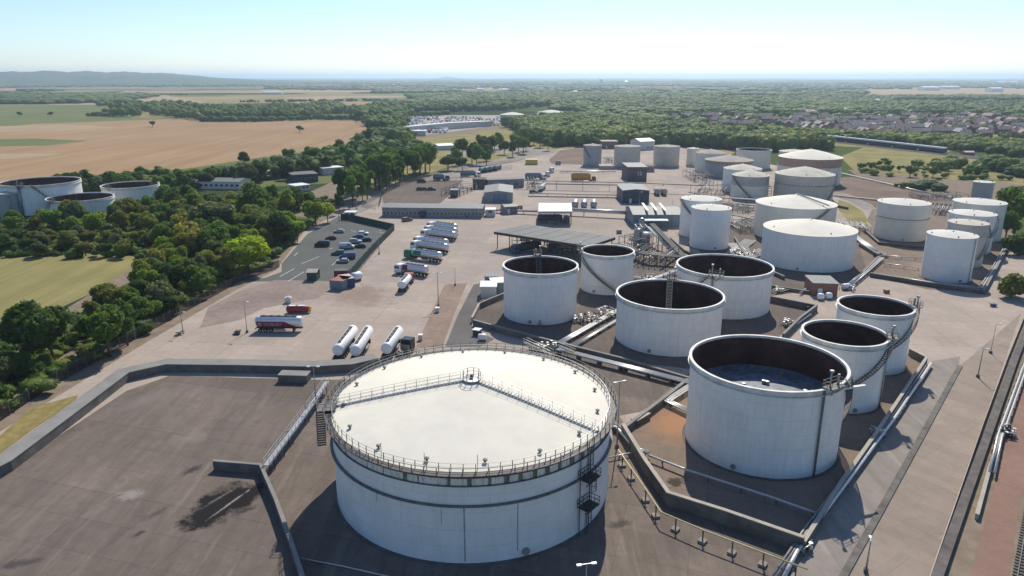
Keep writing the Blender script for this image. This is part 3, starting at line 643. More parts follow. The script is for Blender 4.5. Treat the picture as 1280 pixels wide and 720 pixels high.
pipeline('steep bright pipes sloping down from the blue warehouse', None, 0, .32, 2, 1.0, sup=9, smat=M_DSTEEL, world_pts=[G(812, 284, 6), G(845, 319, 1.0)])
pipeline('dark pipe rack sloping beside the bright pipes', None, 0, .25, 4, .5, mat=M_DSTEEL, sup=9, smat=M_DSTEEL, world_pts=[G(815, 280, 7), G(856, 322, 1.5), G(862, 326, 1.5)])
pipeline('thin pipe along the floor of the dark shaded basin', [(371, 697), (430, 708), (510, 726)], .3, .07, 1, sup=6)
pipeline('long raised gantry pipes across the loading yard', [(600, 224), (680, 226), (780, 228), (880, 232)], 4.5, .16, 3, .5, mat=M_MSTEEL, sup=14, smat=M_MSTEEL)
pipeline('lower gantry pipes across the middle of the yard', [(672, 242), (780, 244)], 1.2, .16, 2, .5, mat=M_MSTEEL, sup=10, smat=M_MSTEEL)
pipeline('pale pipes on the far yard wall behind the fuel tankers', [(700, 214), (740, 214), (770, 214)], 1.0, .25, 2, .9, sup=9)
pipeline('silver pipe between the two nearer open tanks', [(792, 358), (846, 338)], 1.2, .35, 2, .9, sup=7)
pipeline('pale pipes left of the pipe fitting cluster', [(792, 346), (826, 350)], .8, .2, 3, .6, sup=7)
pipeline('dark pipe rack behind the round white tank', [(770, 304), (810, 318), (870, 322)], 3.0, .18, 5, .5, mat=[M_PIPED, M_DSTEEL], sup=7, smat=M_DSTEEL)
pipeline('rusty brown service pipes on the dirt ground', [(1040, 244), (1100, 250), (1190, 256)], .6, .25, 2, .8, mat=M_PIPED, sup=9)
pipeline('pale service pipe beyond the dirt ground', [(1050, 216), (1120, 232), (1190, 248)], .6, .3, 1, sup=10)

# ------------------------------------------------------------------ storage tanks
def ring_rail(R0, z, n, mat, root, name='railing', h=1.05, a0=0, a1=2 * math.pi, w=.045):
    m = MB()
    for zz in (z + h, z + h * .55): m.lathe([(R0 - w, zz - w), (R0 + w, zz - w), (R0 + w, zz + w), (R0 - w, zz + w)], 72, closed=True, a0=a0, a1=a1)
    for k in range(n):
        a = a0 + (a1 - a0) * k / n; m.box((R0 * math.cos(a), R0 * math.sin(a), z + h / 2), (.09, .09, h), a)
    return m.obj(name, mat, root)
def stair(root, R0, h, at, ab, z0=0, mat=M_MSTEEL):
    """spiral stair on the shell from angle ab at z0 up to at at the top (degrees)"""
    m = MB(); a0, a1 = R(ab), R(at); n = max(8, int((h - z0) / .3)); wd = .8; rail = MB(); pts = []; pin = []
    for k in range(n + 1):
        t = k / n; a = a0 + (a1 - a0) * t; z = z0 + (h - z0) * t; r = R0 + .12 + wd / 2
        m.box((r * math.cos(a), r * math.sin(a), z), (wd, .34, .06), a)
        pts.append(Vector(((R0 + .12 + wd) * math.cos(a), (R0 + .12 + wd) * math.sin(a), z))); pin.append(Vector(((R0 + .1) * math.cos(a), (R0 + .1) * math.sin(a), z)))
    for q in (pts, pin):
        for a, b in zip(q, q[1:]): m.bar(a, b, .06, .3)
    s = m.obj('staircase', mat, root)
    for q in (pts,):
        for k, (a, b) in enumerate(zip(q, q[1:])):
            for e in (.55, 1.05): rail.bar(a + Vector((0, 0, e)), b + Vector((0, 0, e)), .06)
            if k % 4 == 0: rail.bar(a, a + Vector((0, 0, 1.05)), .06)
    rail.obj('handrail', mat, s)
def platform(root, R0, z, a, w=2.2, dp=1.6, mat=M_MSTEEL, posts=True, mast=0, name='platform'):
    a = R(a); c = ((R0 + dp / 2 - .4) * math.cos(a), (R0 + dp / 2 - .4) * math.sin(a)); m = MB(); m.box((c[0], c[1], z), (dp, w, .1), a)
    ca, sa = math.cos(a), math.sin(a)
    P = lambda i, j, k: Vector((c[0] + i * dp / 2 * ca - j * w / 2 * sa, c[1] + i * dp / 2 * sa + j * w / 2 * ca, z + k))
    p = m.obj(name, mat, root); r = MB()
    cs = [(-1, -1), (1, -1), (1, 1), (-1, 1)]
    for u, v in zip(cs, cs[1:] + cs[:1]):
        for e in (.55, 1.1): r.bar(P(*u, e), P(*v, e), .06)
        for t in (0, .5): r.bar(P(u[0] + (v[0] - u[0]) * t, u[1] + (v[1] - u[1]) * t, 0), P(u[0] + (v[0] - u[0]) * t, u[1] + (v[1] - u[1]) * t, 1.1), .06)
    r.obj('guard_rail', mat, p)
    b = MB(); b.bar(P(1, -.8, 0), Vector((R0 * ca, R0 * sa, z - 1.6)), .1); b.bar(P(1, .8, 0), Vector((R0 * ca, R0 * sa, z - 1.6)), .1); b.obj('bracket', mat, p)
    if mast:
        q = MB(); q.tube([P(0, -.6, 0), P(0, -.6, mast)], .13, 8); q.tube([P(0, .5, 0), P(0, .5, mast * .7)], .17, 8); q.box(P(0, -.6, mast), (.5, .5, .35)); q.obj('gauge_pole', M_STEEL, p)
    return p
def rolling_ladder(root, R0, h, a, z_low):
    a = R(a); ca, sa = math.cos(a), math.sin(a); t = Vector((R0 * ca, R0 * sa, h + 1.2)); e = Vector((-R0 * .1 * ca, -R0 * .1 * sa, z_low)); s = Vector((-sa, ca, 0)) * .6
    m = MB(); m.bar(t + s, e + s, .14, .3); m.bar(t - s, e - s, .14, .3); L = (t - e).length
    for k in range(int(L / .45)):
        p = e + (t - e) * (k * .45 / L); m.bar(p + s, p - s, .3, .06)
    l = m.obj('rolling_ladder', M_MSTEEL, root); r = MB()
    for q in (s, -s): r.bar(t + q + Vector((0, 0, 1)), e + q + Vector((0, 0, 1)), .07)
    r.obj('handrail', M_MSTEEL, l)
def down_pipe(root, R0, h, a, r=.14, mat=M_STEEL, name='down_pipe'):
    a = R(a); c = ((R0 + r + .1) * math.cos(a), (R0 + r + .1) * math.sin(a)); MB().tube([(c[0], c[1], .2), (c[0], c[1], h)], r, 8).obj(name, mat, root)
def tank(label, X, Y, R0, h, opn=False, shell=M_SHELL, roof=M_ROOFW, rise=None, band=None, floor_z=3, group='white storage tanks of the depot', lod=0, base=True, eave=.0, girder=()):
    root = thing('open_storage_tank' if opn else 'storage_tank', label, 'storage tank', (X, Y, 0), 0, group); n = 128 if lod == 0 else 72
    if opn:
        MB().lathe([(R0, .15), (R0, h - 1.0)], n).obj('shell', shell, root)
        MB().lathe([(R0, h - 1.0), (R0 + .42, h - .97), (R0 + .42, h - .87), (R0 + .06, h - .84), (R0 + .06, h - .1), (R0 + .3, h - .1), (R0 + .3, h + .02), (R0 - .16, h + .02), (R0 - .16, h - .4)], n).obj('rim', M_RIM, root)
        MB().lathe([(R0 - .15, h - .3), (R0 - .15, floor_z)], n).obj('inner_wall', M_BORE, root)
        m = MB(); m.lathe([(R0 - .15, floor_z + .6), (R0 - .6, floor_z + .6), (R0 - .6, floor_z), (.01, floor_z + .2)], n); dk = m.obj('floating_roof', M_DECK, root)
        m = MB()
        for k in range(14):
            a = rng.uniform(0, 6.28); q = rng.uniform(.15, .85) * R0; m.lathe([(.35, floor_z), (.35, floor_z + .7), (.01, floor_z + .75)], 10, (q * math.cos(a), q * math.sin(a)))
        m.obj('deck_fitting', M_STEEL, dk)
    else:
        rise = R0 * .13 if rise is None else rise; zb = h - .02
        MB().lathe([(R0, .15), (R0, (band[0] if band else h))], n).obj('shell', shell, root)
        if band: MB().lathe([(R0 + .03, band[0] - .1), (R0 + .12, band[0]), (R0 + .02, band[0] + .05), (R0 + .02, h)], n).obj('top_course', band[1], root)
        prof = [(R0 + .12 + eave, h - .12), (R0 + .16 + eave, h + .03)] + [((R0 + .1) * (1 - t) + .01, h + .03 + rise * (1 - (1 - t) ** 1.25)) for t in (.12, .3, .5, .7, .88, 1)]
        prof[-1] = (.02, h + .03 + rise)
        m = MB(); m.lathe(prof[:2], n); m.lathe(prof[1:], n, sharp=False); rf = m.obj('roof', roof, root)
        m = MB(); m.lathe([(.3, h + rise - .1), (.3, h + rise + .2), (.4, h + rise + .2), (.02, h + rise + .3)], 16); m.obj('centre_vent', M_STEEL, rf)
        vm = cached('tank_vent', lambda: MB().lathe([(.16, -.2), (.16, .35), (.26, .33), (.02, .45)], 8).data('roof_vent', [M_MSTEEL]))
        for k in range(4):
            a = k * 1.6 + X; q = R0 * .86; v = link('roof_vent', vm, rf); v.location = (q * math.cos(a), q * math.sin(a), h + rise * .17)
    for z in girder: MB().lathe([(R0 + .03, z - .12), (R0 + .3, z - .12), (R0 + .3, z), (R0 + .03, z)], n, closed=True).obj('girder', M_MSTEEL, root)
    if base:
        MB().lathe([(R0 + .5, 0), (R0 + .5, .15), (R0 - .3, .18)], n).obj('base_ring', M_CONCD, root)
        a = R(285 - (X * 13 % 60)); m = MB(); m.tube([((R0 - .05) * math.cos(a), (R0 - .05) * math.sin(a), .9), ((R0 + .3) * math.cos(a), (R0 + .3) * math.sin(a), .9)], .4, 16); m.obj('manhole', M_STEEL, root)
    return root
OPT = 'open topped tanks of the depot'
t = tank('white open tank with a ladder gangway slanting into its dark inside', 7.1, 174.3, 9.2, 13.0, True, group=OPT, girder=()); rolling_ladder(t, 9.2, 13.0, 92, 4); platform(t, 9.2, 13.2, 92, 2.0, 1.8, mast=2.2); down_pipe(t, 9.2, 1.5, 268, .3)
t = tank('narrow white open tank with curved stair descending to the right', 26.9, 197.4, 7.3, 11.2, True, group=OPT); stair(t, 7.3, 11.2, 182, 285, 1.0); platform(t, 7.3, 11.4, 184, 1.6, 1.6, mast=2); 
t = tank('broad white open tank in the middle with dark ladder at its back', 35.8, 156.4, 11.8, 10.9, True, group=OPT); rolling_ladder(t, 11.8, 10.9, 78, 3); platform(t, 11.8, 11.1, 76, 2.2, 2.2, mast=2.6, mat=M_DSTEEL); stair(t, 11.8, 10.9, 70, 10, .5)
t = tank('wide white open tank behind with a gauge platform on its front rim', 55.3, 181.4, 12.0, 11.1, True, group=OPT); platform(t, 12, 11.3, 245, 3.4, 1.8, mast=2.6); down_pipe(t, 12, 11.0, 241, .22); stair(t, 12, 11.1, 238, 190, .5)
t = tank('largest open tank with blue grey floating roof visible inside', 40.9, 107.4, 11.9, 14.4, True, floor_z=8.3, group=OPT); platform(t, 11.9, 14.6, 300, 3.2, 1.5, mast=2.6); down_pipe(t, 11.9, 14.2, 292, .17, M_MSTEEL); stair(t, 11.9, 14.4, 318, 368, .4, M_DSTEEL)
MB().bar((8.1, -8.5, 13.3), (12.4, -7.3, 13.3), .5, .25).obj('davit_arm', M_RIM, t)
t = tank('slender white open tank, the nearer of the two beside the road', 61.1, 124.5, 7.2, 13.0, True, group=OPT); stair(t, 7.2, 13.0, 335, 238, 3.5); platform(t, 7.2, 13.2, 338, 2.4, 1.8, mast=2.2); down_pipe(t, 7.2, 12.8, 322, .16)
t = tank('slender white open tank, the farther of the two beside the road', 75.1, 141.7, 7.1, 12.8, True, group=OPT); stair(t, 7.1, 12.8, 345, 250, 4.0); platform(t, 7.1, 13.0, 350, 2.6, 1.8, mast=2.2); down_pipe(t, 7.1, 12.6, 352, .1, M_RUSTR)
t = tank('tall plain white tank with small domed top, left front of a pair', 70.1, 250.7, 6.8, 14.0); 
t = tank('tall white tank with curved stair behind the plain tall one', 71.3, 269.6, 7.4, 14.1); stair(t, 7.4, 14.1, 185, 262, 6)
t = tank('widest low white tank beside the brick pump house', 95.9, 228.0, 14.1, 11.4, roof=M_ROOF, rise=2.6)
t = tank('low cream tank with stair and roof rail behind the widest white tank', 107.2, 269.9, 14.4, 12.4, shell=M_SHELLC, roof=M_ROOF, rise=3.0); stair(t, 14.4, 12.4, 300, 258, 5)
MB().bar((0, 0, 15.9), (7.2, -12.5, 13.4), .12, .5).obj('roof_rail', M_STEEL, t)
t = tank('cream tank with a line of banding round its middle', 145.8, 265.8, 8.9, 13.4, shell=M_SHELLC, girder=(8.2,))
t = tank('white tank nearest the road bend, front of the row of four', 130.1, 208.5, 6.6, 13.4); down_pipe(t, 6.6, 13.2, 300, .1)
t = tank('rust streaked dirty tank squeezed behind the front tank of the row', 144.7, 224.8, 5.6, 13.8, shell=M_SHELLR, roof=M_ROOFD, band=(10, M_BANDG)); stair(t, 5.6, 13.8, 10, -80, 3)
t = tank('white tank third back in the row beside the road bend', 158.1, 244.3, 7.1, 13.2, roof=M_ROOFW); stair(t, 7.1, 13.2, 5, -70, 6)
t = tank('white tank at the back of the row of four near the tree', 173.2, 264.8, 8.6, 13.7, roof=M_ROOFW, shell=M_SHELLC); 
t = tank('small dark sided tank with white lid beside the leafy tree', 229.8, 350.9, 4.5, 9.0, shell=M_SHELLG, rise=.5)
t = tank('large tank with orange rust band under a cream cone roof', 168.4, 410.8, 17.0, 14.8, shell=M_SHELLC, roof=M_ROOF, rise=4.2, band=(10.2, M_BANDR), lod=1)
t = tank('large grey white tank with stair on its right and seam lines', 144.1, 355.6, 13.8, 12.4, shell=M_SHELLR, roof=M_ROOFD, rise=3.4, girder=(8.0,), lod=1); stair(t, 13.8, 12.4, 350, 300, 1)
t = tank('cone roofed tank half hidden behind the rust banded one', 184.5, 476.8, 9.3, 11.4, shell=M_SHELLC, roof=M_ROOFD, lod=1)
t = tank('domed tank with dark streaky top course and diagonal stair', 118.9, 360.1, 9.0, 11.1, shell=M_SHELLC, roof=M_ROOFD, rise=2.4, band=(6.6, M_BANDG), lod=1); stair(t, 9, 11.1, 190, 262, .5)
t = tank('pale blue tank tucked behind the streaky domed one', 121.3, 380.9, 9.7, 11.9, shell=M_SHELL, roof=M_ROOFD, rise=2.2, lod=1)
t = tank('grey tank with wide dark rimmed brown cone roof', 131.8, 441.5, 13.8, 9.8, shell=M_SHELLG, roof=M_ROOFG, rise=2.6, eave=.4, lod=1, band=(8.2, M_BANDR))
t = tank('beige tank behind the dark rimmed grey one', 126.9, 464.8, 9.4, 11.6, shell=M_SHELLC, roof=M_ROOFG, rise=2.2, lod=1)
t = tank('slim yellowish tank at the left end of the beige group', 122.9, 495.4, 4.0, 11.5, shell=M_SHELLC, lod=1)
t = tank('beige open topped tank with dark rim at the back', 160.1, 482.7, 11.0, 12.0, True, shell=M_SHELLC, group=OPT, lod=1)
for (q, lab, sh) in [((54.7, 495.4, 6.2, 13.6), 'leftmost grey blue tank of the far row of three', M_SHELLG), ((77.3, 489.0, 8.7, 13.6), 'middle streaked tank of the far row of three', M_SHELLR), ((104.6, 493.3, 8.6, 13.2), 'rightmost streaked tank of the far row of three', M_SHELLR)]:
    t = tank(lab, *q, shell=sh, roof=M_ROOFG, rise=.9, lod=1)
    if q[0] < 60: stair(t, 6.2, 13.6, 195, 250, 6)
t = tank('big open tank at the left edge beyond the hedge', -212.4, 324.6, 15.8, 13.0, True, group=OPT, lod=1); stair(t, 15.8, 13, 290, 320, 4)
platform(t, 15.8, 13.2, 275, 3, 2, mast=2); down_pipe(t, 15.8, 13, 272, .5)
t = tank('open tank nearest the hedge in the left group', -187.2, 310.7, 12.8, 8.1, True, group=OPT, lod=1); stair(t, 12.8, 8.1, 245, 215, 1); platform(t, 12.8, 8.3, 250, 2.4, 2, mast=2)
t = tank('open tank farthest right in the left group among trees', -185.6, 350.0, 12.7, 7.8, True, group=OPT, lod=1); platform(t, 12.7, 8.0, 252, 2.4, 2, mast=2)
t = tank('small grey closed tank at the left edge', -217.7, 310.4, 5.3, 10.0, shell=M_SHELLG, roof=M_ROOFD, lod=1); down_pipe(t, 5.3, 10, 300, .3)
for (q, lab) in [((.5, 1003.2, 16.8, 9), 'grey sided far tank at the left of the distant group'), ((37.3, 1012.9, 17.5, 7), 'distant white domed tank in the middle of the far group'), ((72.2, 1010.6, 15.3, 5.5), 'distant low white domed tank at the right of the far group'), ((56.8, 1072.3, 19.7, 9), 'distant white domed tank at the back of the far group')]:
    tank(lab, *q, shell=M_SHELLG if q[0] < 1 else M_SHELL, roof=M_ROOFW, rise=3.2, lod=1, group='distant tanks beyond the wood')

# the big domed tank in the foreground
def big_tank():
    X, Y, R0, h = -5.8, 96.0, 20.0, 12.8; n = 200
    root = thing('storage_tank', 'huge domed tank in the foreground with railed cream roof', 'storage tank', (X, Y, 0), 0, 'white storage tanks of the depot')
    Yf = Y - R0; z1, z2 = Zat(Yf, 607.5), Zat(Yf, 632)
    MB().lathe([(R0, .15), (R0, z2)], n).obj('shell', M_SHELLB, root)
    MB().lathe([(R0, z2), (R0, z1)], n).obj('middle_course', M_SHELLB, root)
    MB().lathe([(R0, z1), (R0, h - .02)], n).obj('top_course', M_MOSS, root)
    MB().lathe([(R0 + .02, z2 - .1), (R0 + .42, z2 - .1), (R0 + .42, z2 + .08), (R0 + .02, z2 + .08)], n, closed=True).obj('girder', M_MSTEEL, root)
    MB().lathe([(R0 + .02, z1 - .06), (R0 + .25, z1 - .06), (R0 + .25, z1 + .04), (R0 + .02, z1 + .04)], n, closed=True).obj('girder', M_MSTEEL, root)
    MB().lathe([(R0 + .02, h - .75), (R0 + .16, h - .75), (R0 + .16, h - .65), (R0 + .02, h - .65)], n, closed=True).obj('girder', M_MSTEEL, root)
    # mossy patches below the overflow slots
    for a, w_ in [(218, 1.0), (232, .5), (240, .5), (249, 2.4), (254, .7), (265, 1.6), (272, 2.2), (279, 1.5), (285, 2.6), (290, 2.2), (295.5, 2.4), (300.5, 2.8), (306, 2.2), (312, 3.4), (318, 2.5), (325, 3.0), (333, 3.4), (342, 3.2)]:
        dw = w_ * .75; MB().lathe([(R0 + .012, z1 + .05), (R0 + .012, h - .78)], 6, a0=R(a - dw / 2), a1=R(a + dw / 2)).obj('moss_streak', M_MOSSP, root)
    for a, w_, zz in [(236, .5, z2 - 1.6), (270, .8, .4), (247, .3, z2 - 1.0), (262, .35, z2 - 2.6), (289, .5, 1.2)]:
        MB().lathe([(R0 + .012, zz), (R0 + .012, z2 - .12)], 4, a0=R(a - w_ / 3), a1=R(a + w_ / 3)).obj('seam_stain', M_STAINP, root)
    rise = 3.3; prof = [(R0 * (1 - t) + .02, h + rise * (1 - (1 - t) ** 1.15)) for t in (0, .08, .2, .4, .6, .8, .92, 1)]
    rf = MB().lathe(prof, n, sharp=False).obj('roof', M_ROOF, root); rz = lambda r: h + rise * (1 - (max(r, .001) / R0) ** 1.15)
    MB().lathe([(R0 - .05, h - .1), (R0 + .95, h - .1), (R0 + .95, h + .0), (R0 - .05, h + .02)], n, closed=True).obj('walkway', M_DSTEEL, root)
    m = MB()
    for k in range(120):
        a = 2 * math.pi * k / 120; m.bar((R0 * math.cos(a), R0 * math.sin(a), h - .7), ((R0 + .9) * math.cos(a), (R0 + .9) * math.sin(a), h - .12), .07)
    m.obj('walkway_bracket', M_STEEL, root)
    ring_rail(R0 + .9, h, 84, M_MSTEEL, root, w=.032); ring_rail(R0 - .15, h + .05, 84, M_STEEL, root, w=.022)
    MB().lathe([(R0 + .5, 0), (R0 + .5, .15), (R0 - .3, .18)], n).obj('base_ring', M_CONCD, root)
    # walkway over the roof: two flights meeting at the apex platform
    for aa in (186, 331):
        a = R(aa); ca, sa = math.cos(a), math.sin(a); s = Vector((-sa, ca, 0)) * .45; st = MB(); rl = MB(); K = 34; pp = []
        for k in range(K + 1):
            r = 1.6 + (R0 - 2.0) * k / K; p = Vector((r * ca, r * sa, rz(r) + .22)); pp.append(p); st.box(p, (.42, .9, .05), a)
        for u, v in zip(pp, pp[1:]):
            for e in (s, -s): st.bar(u + e, v + e, .06, .14)
            for e in ((s, -s)):
                for zz in (.55, 1.05): rl.bar(u + e + Vector((0, 0, zz)), v + e + Vector((0, 0, zz)), .03)
        for k in range(0, K + 1, 3):
            for e in (s, -s): rl.bar(pp[k] + e, pp[k] + e + Vector((0, 0, 1.05)), .05)
        q = st.obj('roof_stair', M_RIM, rf); rl.obj('handrail', M_STEEL, q)
    pl = MB().lathe([(1.35, h + rise), (1.35, h + rise + .2), (.02, h + rise + .3)], 24).obj('apex_platform', M_STEEL, rf)
    ring_rail(1.3, h + rise + .2, 9, M_STEEL, pl, 'handrail', 1.1, w=.025); MB().box((0, 0, h + rise + .55), (.5, .5, .45)).obj('hatch', M_DSTEEL, pl)
    vm = MB(); vm.lathe([(.14, 0), (.14, .3), (.3, .28), (.3, .42), (.02, .5)], 14); vd = vm.data('roof_vent', [M_MSTEEL])
    for k in range(16):
        a = R(k * 22.5 + 8); r = R0 - 1.7; v = link('roof_vent', vd, rf); v.location = (r * math.cos(a), r * math.sin(a), rz(r))
    for a in (238, 256, 275):
        r = R0 - .5; MB().tube([(r * math.cos(R(a)), r * math.sin(R(a)), h), (r * math.cos(R(a)), r * math.sin(R(a)), h + 2.1)], .04, 6).obj('mast', M_STEEL, root)
    # zig-zag access ladder on the right
    a = R(319); ca, sa = math.cos(a), math.sin(a); T = Vector((-sa, ca, 0)); O = Vector((ca, sa, 0))
    lad = MB(); levels = [0, 4.2, 8.4, 12.8]
    for k in range(3):
        c = O * (R0 + .9) + T * (.5 if k % 2 else -.4); z0, z1_ = levels[k], levels[k + 1] + .9
        for e in (-.22, .22): lad.bar(c + T * e + Vector((0, 0, z0)), c + T * e + Vector((0, 0, z1_)), .06)
        for j in range(int((z1_ - z0) / .3)): lad.bar(c - T * .22 + Vector((0, 0, z0 + j * .3)), c + T * .22 + Vector((0, 0, z0 + j * .3)), .045)
    lr = lad.obj('ladder', M_DSTEEL, root); cage = MB()
    for k in range(3):
        c = O * (R0 + 1.25) + T * (.5 if k % 2 else -.4); z0, z1_ = levels[k] + 2.2, levels[k + 1] + .9
        for q in range(5):
            b = a + math.pi * (q / 4 - .5); d = Vector((math.cos(b), math.sin(b), 0)) * .42; cage.bar(c + d + Vector((0, 0, z0)), c + d + Vector((0, 0, z1_)), .045)
        zz = z0
        while zz < z1_:
            ps = [c + Vector((math.cos(a + math.pi * (q / 4 - .5)), math.sin(a + math.pi * (q / 4 - .5)), 0)) * .42 + Vector((0, 0, zz)) for q in range(5)]
            for u, v in zip(ps, ps[1:]): cage.bar(u, v, .05)
            zz += .8
    cage.obj('ladder_cage', M_DSTEEL, lr)
    for k in (1, 2): platform(root, R0 + .5, levels[k], 319, 2.6, 1.7, M_DSTEEL, name='landing')
    m = MB()
    for r in (9, -9): m.bar(Vector(((R0 + .3) * math.cos(a + R(r / 3)), (R0 + .3) * math.sin(a + R(r / 3)), 0)), Vector(((R0 + .3) * math.cos(a + R(r / 3)), (R0 + .3) * math.sin(a + R(r / 3)), h)), .12)
    m.obj('ladder_frame', M_DSTEEL, root)
    # landing cage at the left end of the roof stair
    platform(root, R0 - .3, h + .3, 188, 2.6, 2.6, M_MSTEEL, name='stair_landing')
    a = R(186); down = MB()
    for k in range(16):
        t_ = k / 15; b = a + R(6 * t_ + 3); z = h - 4.2 * t_; down.box(((R0 + 1.5) * math.cos(b), (R0 + 1.5) * math.sin(b), z), (1.2, .35, .06), b)
    for q in (.95, 2.05):
        ps = [Vector(((R0 + q) * math.cos(a + R(6 * k / 15 + 3)), (R0 + q) * math.sin(a + R(6 * k / 15 + 3)), h - 4.2 * k / 15)) for k in range(16)]
        for u, v in zip(ps, ps[1:]): down.bar(u, v, .08, .3); down.bar(u + Vector((0, 0, 1)), v + Vector((0, 0, 1)), .06)
    down.obj('stair_flight', M_DSTEEL, root)
    MB().tube([((R0 + .3) * math.cos(R(292)), (R0 + .3) * math.sin(R(292)), .9), ((R0 - .05) * math.cos(R(292)), (R0 - .05) * math.sin(R(292)), .9)], .5, 18).obj('manhole', M_CONCT, root)
    MB().tube([(R0 * .985, 3.5, 1.0), (R0 + .55, 3.7, 3.0), (R0 + .6, 3.7, 6.5), (R0 + .1, 3.6, h - .8)], .15, 8).obj('vent_pipe', M_RIM, root)
def patchmat(name, c1, c2):
    m, nt, b = newmat(name); o = coords(nt, 'O', (1, 1, .5)); n = noise(nt, o, 1.6, 5, .75)
    nt.links.new(ramp(nt, n, [(.35, c4(c1)), (.62, c4(c2))]), b.inputs['Base Color']); b.inputs['Roughness'].default_value = .8; return m
M_MOSSP = patchmat('moss_patch', (.05, .055, .03), (.24, .24, .18)); M_STAINP = patchmat('stain_patch', (.16, .17, .17), (.4, .42, .42))
big_tank()

# ------------------------------------------------------------------ buildings
def building(name, label, cat, a, b, depth, h, roof='flat', wall=M_CLADG, rmat=M_SHEETG, rise=1.2, nwin=0, winz=1.6, winh=1.1, door=None, over=.25, group=None, extra=None, L=None, rz=None):
    A = G(*a); B = G(*b) if b else None
    if B is not None: d = B - A; L = L or d.length; rz = math.atan2(d.y, d.x)
    root = thing(name, label, cat, (A.x, A.y, 0), rz, group)
    m = MB()
    if roof == 'gable_front':
        m.add([(0, 0, 0), (L, 0, 0), (L, 0, h), (L / 2, 0, h + rise), (0, 0, h), (0, depth, 0), (L, depth, 0), (L, depth, h), (L / 2, depth, h + rise), (0, depth, h)],
              [(0, 1, 2, 3, 4), (6, 5, 9, 8, 7), (1, 6, 7, 2), (5, 0, 4, 9)])
    elif roof == 'gable':
        m.add([(0, 0, 0), (L, 0, 0), (L, depth, 0), (0, depth, 0), (0, 0, h), (L, 0, h), (L, depth, h), (0, depth, h), (0, depth / 2, h + rise), (L, depth / 2, h + rise)],
              [(0, 1, 5, 4), (2, 3, 7, 6), (1, 2, 6, 9, 5), (3, 0, 4, 8, 7)])
    else: m.box((L / 2, depth / 2, h / 2), (L, depth, h))
    m.obj('wall', wall, root)
    r = MB(); o = over; t = .14
    def slab(p): n = len(p); r.add([*p, *[(x, y, z + t) for x, y, z in p]], [(3, 2, 1, 0), (4, 5, 6, 7), (0, 1, 5, 4), (1, 2, 6, 5), (2, 3, 7, 6), (3, 0, 4, 7)])
    if roof == 'gable_front':
        s = rise / (L / 2); slab([(-o, -o, h - o * s + .02), (L / 2, -o, h + rise + .02), (L / 2, depth + o, h + rise + .02), (-o, depth + o, h - o * s + .02)])
        slab([(L / 2, -o, h + rise + .02), (L + o, -o, h - o * s + .02), (L + o, depth + o, h - o * s + .02), (L / 2, depth + o, h + rise + .02)])
    elif roof == 'gable':
        s = rise / (depth / 2); slab([(-o, -o, h - o * s + .02), (L + o, -o, h - o * s + .02), (L + o, depth / 2, h + rise + .02), (-o, depth / 2, h + rise + .02)])
        slab([(-o, depth / 2, h + rise + .02), (L + o, depth / 2, h + rise + .02), (L + o, depth + o, h - o * s + .02), (-o, depth + o, h - o * s + .02)])
    else: r.box((L / 2, depth / 2, h + .1), (L + 2 * o, depth + 2 * o, .2))
    rf = r.obj('roof', rmat, root)
    for k in range(nwin):
        x = L * (k + .5) / nwin; w = min(1.6, L / nwin * .62)
        f = MB().box((x, -.03, winz + winh / 2), (w + .14, .06, winh + .14)).obj('window', M_RIM, root); MB().box((x, -.075, winz + winh / 2), (w, .03, winh)).obj('pane', M_GLASS, f)
    if door: MB().box((door[0] * L, -.05, door[2] / 2), (door[1], .1, door[2])).obj('door', door[3], root)
    if extra: extra(root, L, depth, h, rf)
    elif nwin == 0 and not door and L > 4.5 and h > 2.5 and cat in ('cabin', 'shed', 'building', 'warehouse') and name != 'far_building':
        MB().box((L * .3, -.05, 1.1), (1.1, .1, 2.2)).obj('door', M_SKYL, root)
        for x in (.55, .8): MB().box((L * x, -.05, min(h - 1, 2.0)), (min(1.6, L * .16), .1, 1.0)).obj('window', M_GLASS, root)
        MB().box((L / 2, -over - .06, h - .12), (L + 2 * over, .14, .14)).obj('gutter', M_MSTEEL, root)
    return root
def office_extra(root, L, dp, h, rf):
    for k in range(7): MB().box((L * (k + .5) / 7, dp * .55, h + .45), (1.2, .9, .5)).obj('roof_unit', M_STEEL, rf)
    MB().box((L * .41, -.5, 1.4), (2.6, 1.0, 2.8)).obj('porch', M_DKBLUE, root)
building('office_block', 'long low grey office with a row of many windows', 'building', (478, 271), (603, 272.5), 11, 4.0, 'gable', M_CLADG, M_SHEETG, .7, 26, 1.1, 1.2, extra=office_extra)
building('portable_cabin', 'pale flat cabin at the right end of the long office', 'cabin', (607, 271), (619, 271), 5, 3.0, 'flat', M_REND, M_SKYL, nwin=1)
building('portable_cabin', 'small grey cabin with sloped roof beside the pipe trestles', 'cabin', (631, 268), (647, 267), 6, 3.2, 'gable', M_CLADG, M_SHEETG, .6)
def wh_extra(root, L, dp, h, rf):
    MB().box((L * .56, -.06, h * .44), (L * .5, .12, h * .88)).obj('roller_door', M_CLADB, root)
building('warehouse', 'grey roofed warehouse with blue front door in the yard', 'warehouse', (605, 253), (641, 253), 24, 4.6, 'gable_front', M_CLADG, M_SHEETG, .9, extra=wh_extra)
def blue_extra(root, L, dp, h, rf):
    for k in range(3):
        x = L * (.3 + .18 * k); MB().bar((x - .2, 1, h + 1.63), (x + .9, dp - 1, h + 1.63), 1.0, .1).obj('skylight', M_SKYL, rf)
    cp = MB(); cp.box((L * .42, -2.6, 3.6), (L * .48, 5, .25)); cp.obj('canopy', M_SKYL, root)
    for e in (.2, .64): MB().box((L * e, -4.8, 1.75), (.25, .25, 3.5)).obj('canopy_post', M_DSTEEL, root)
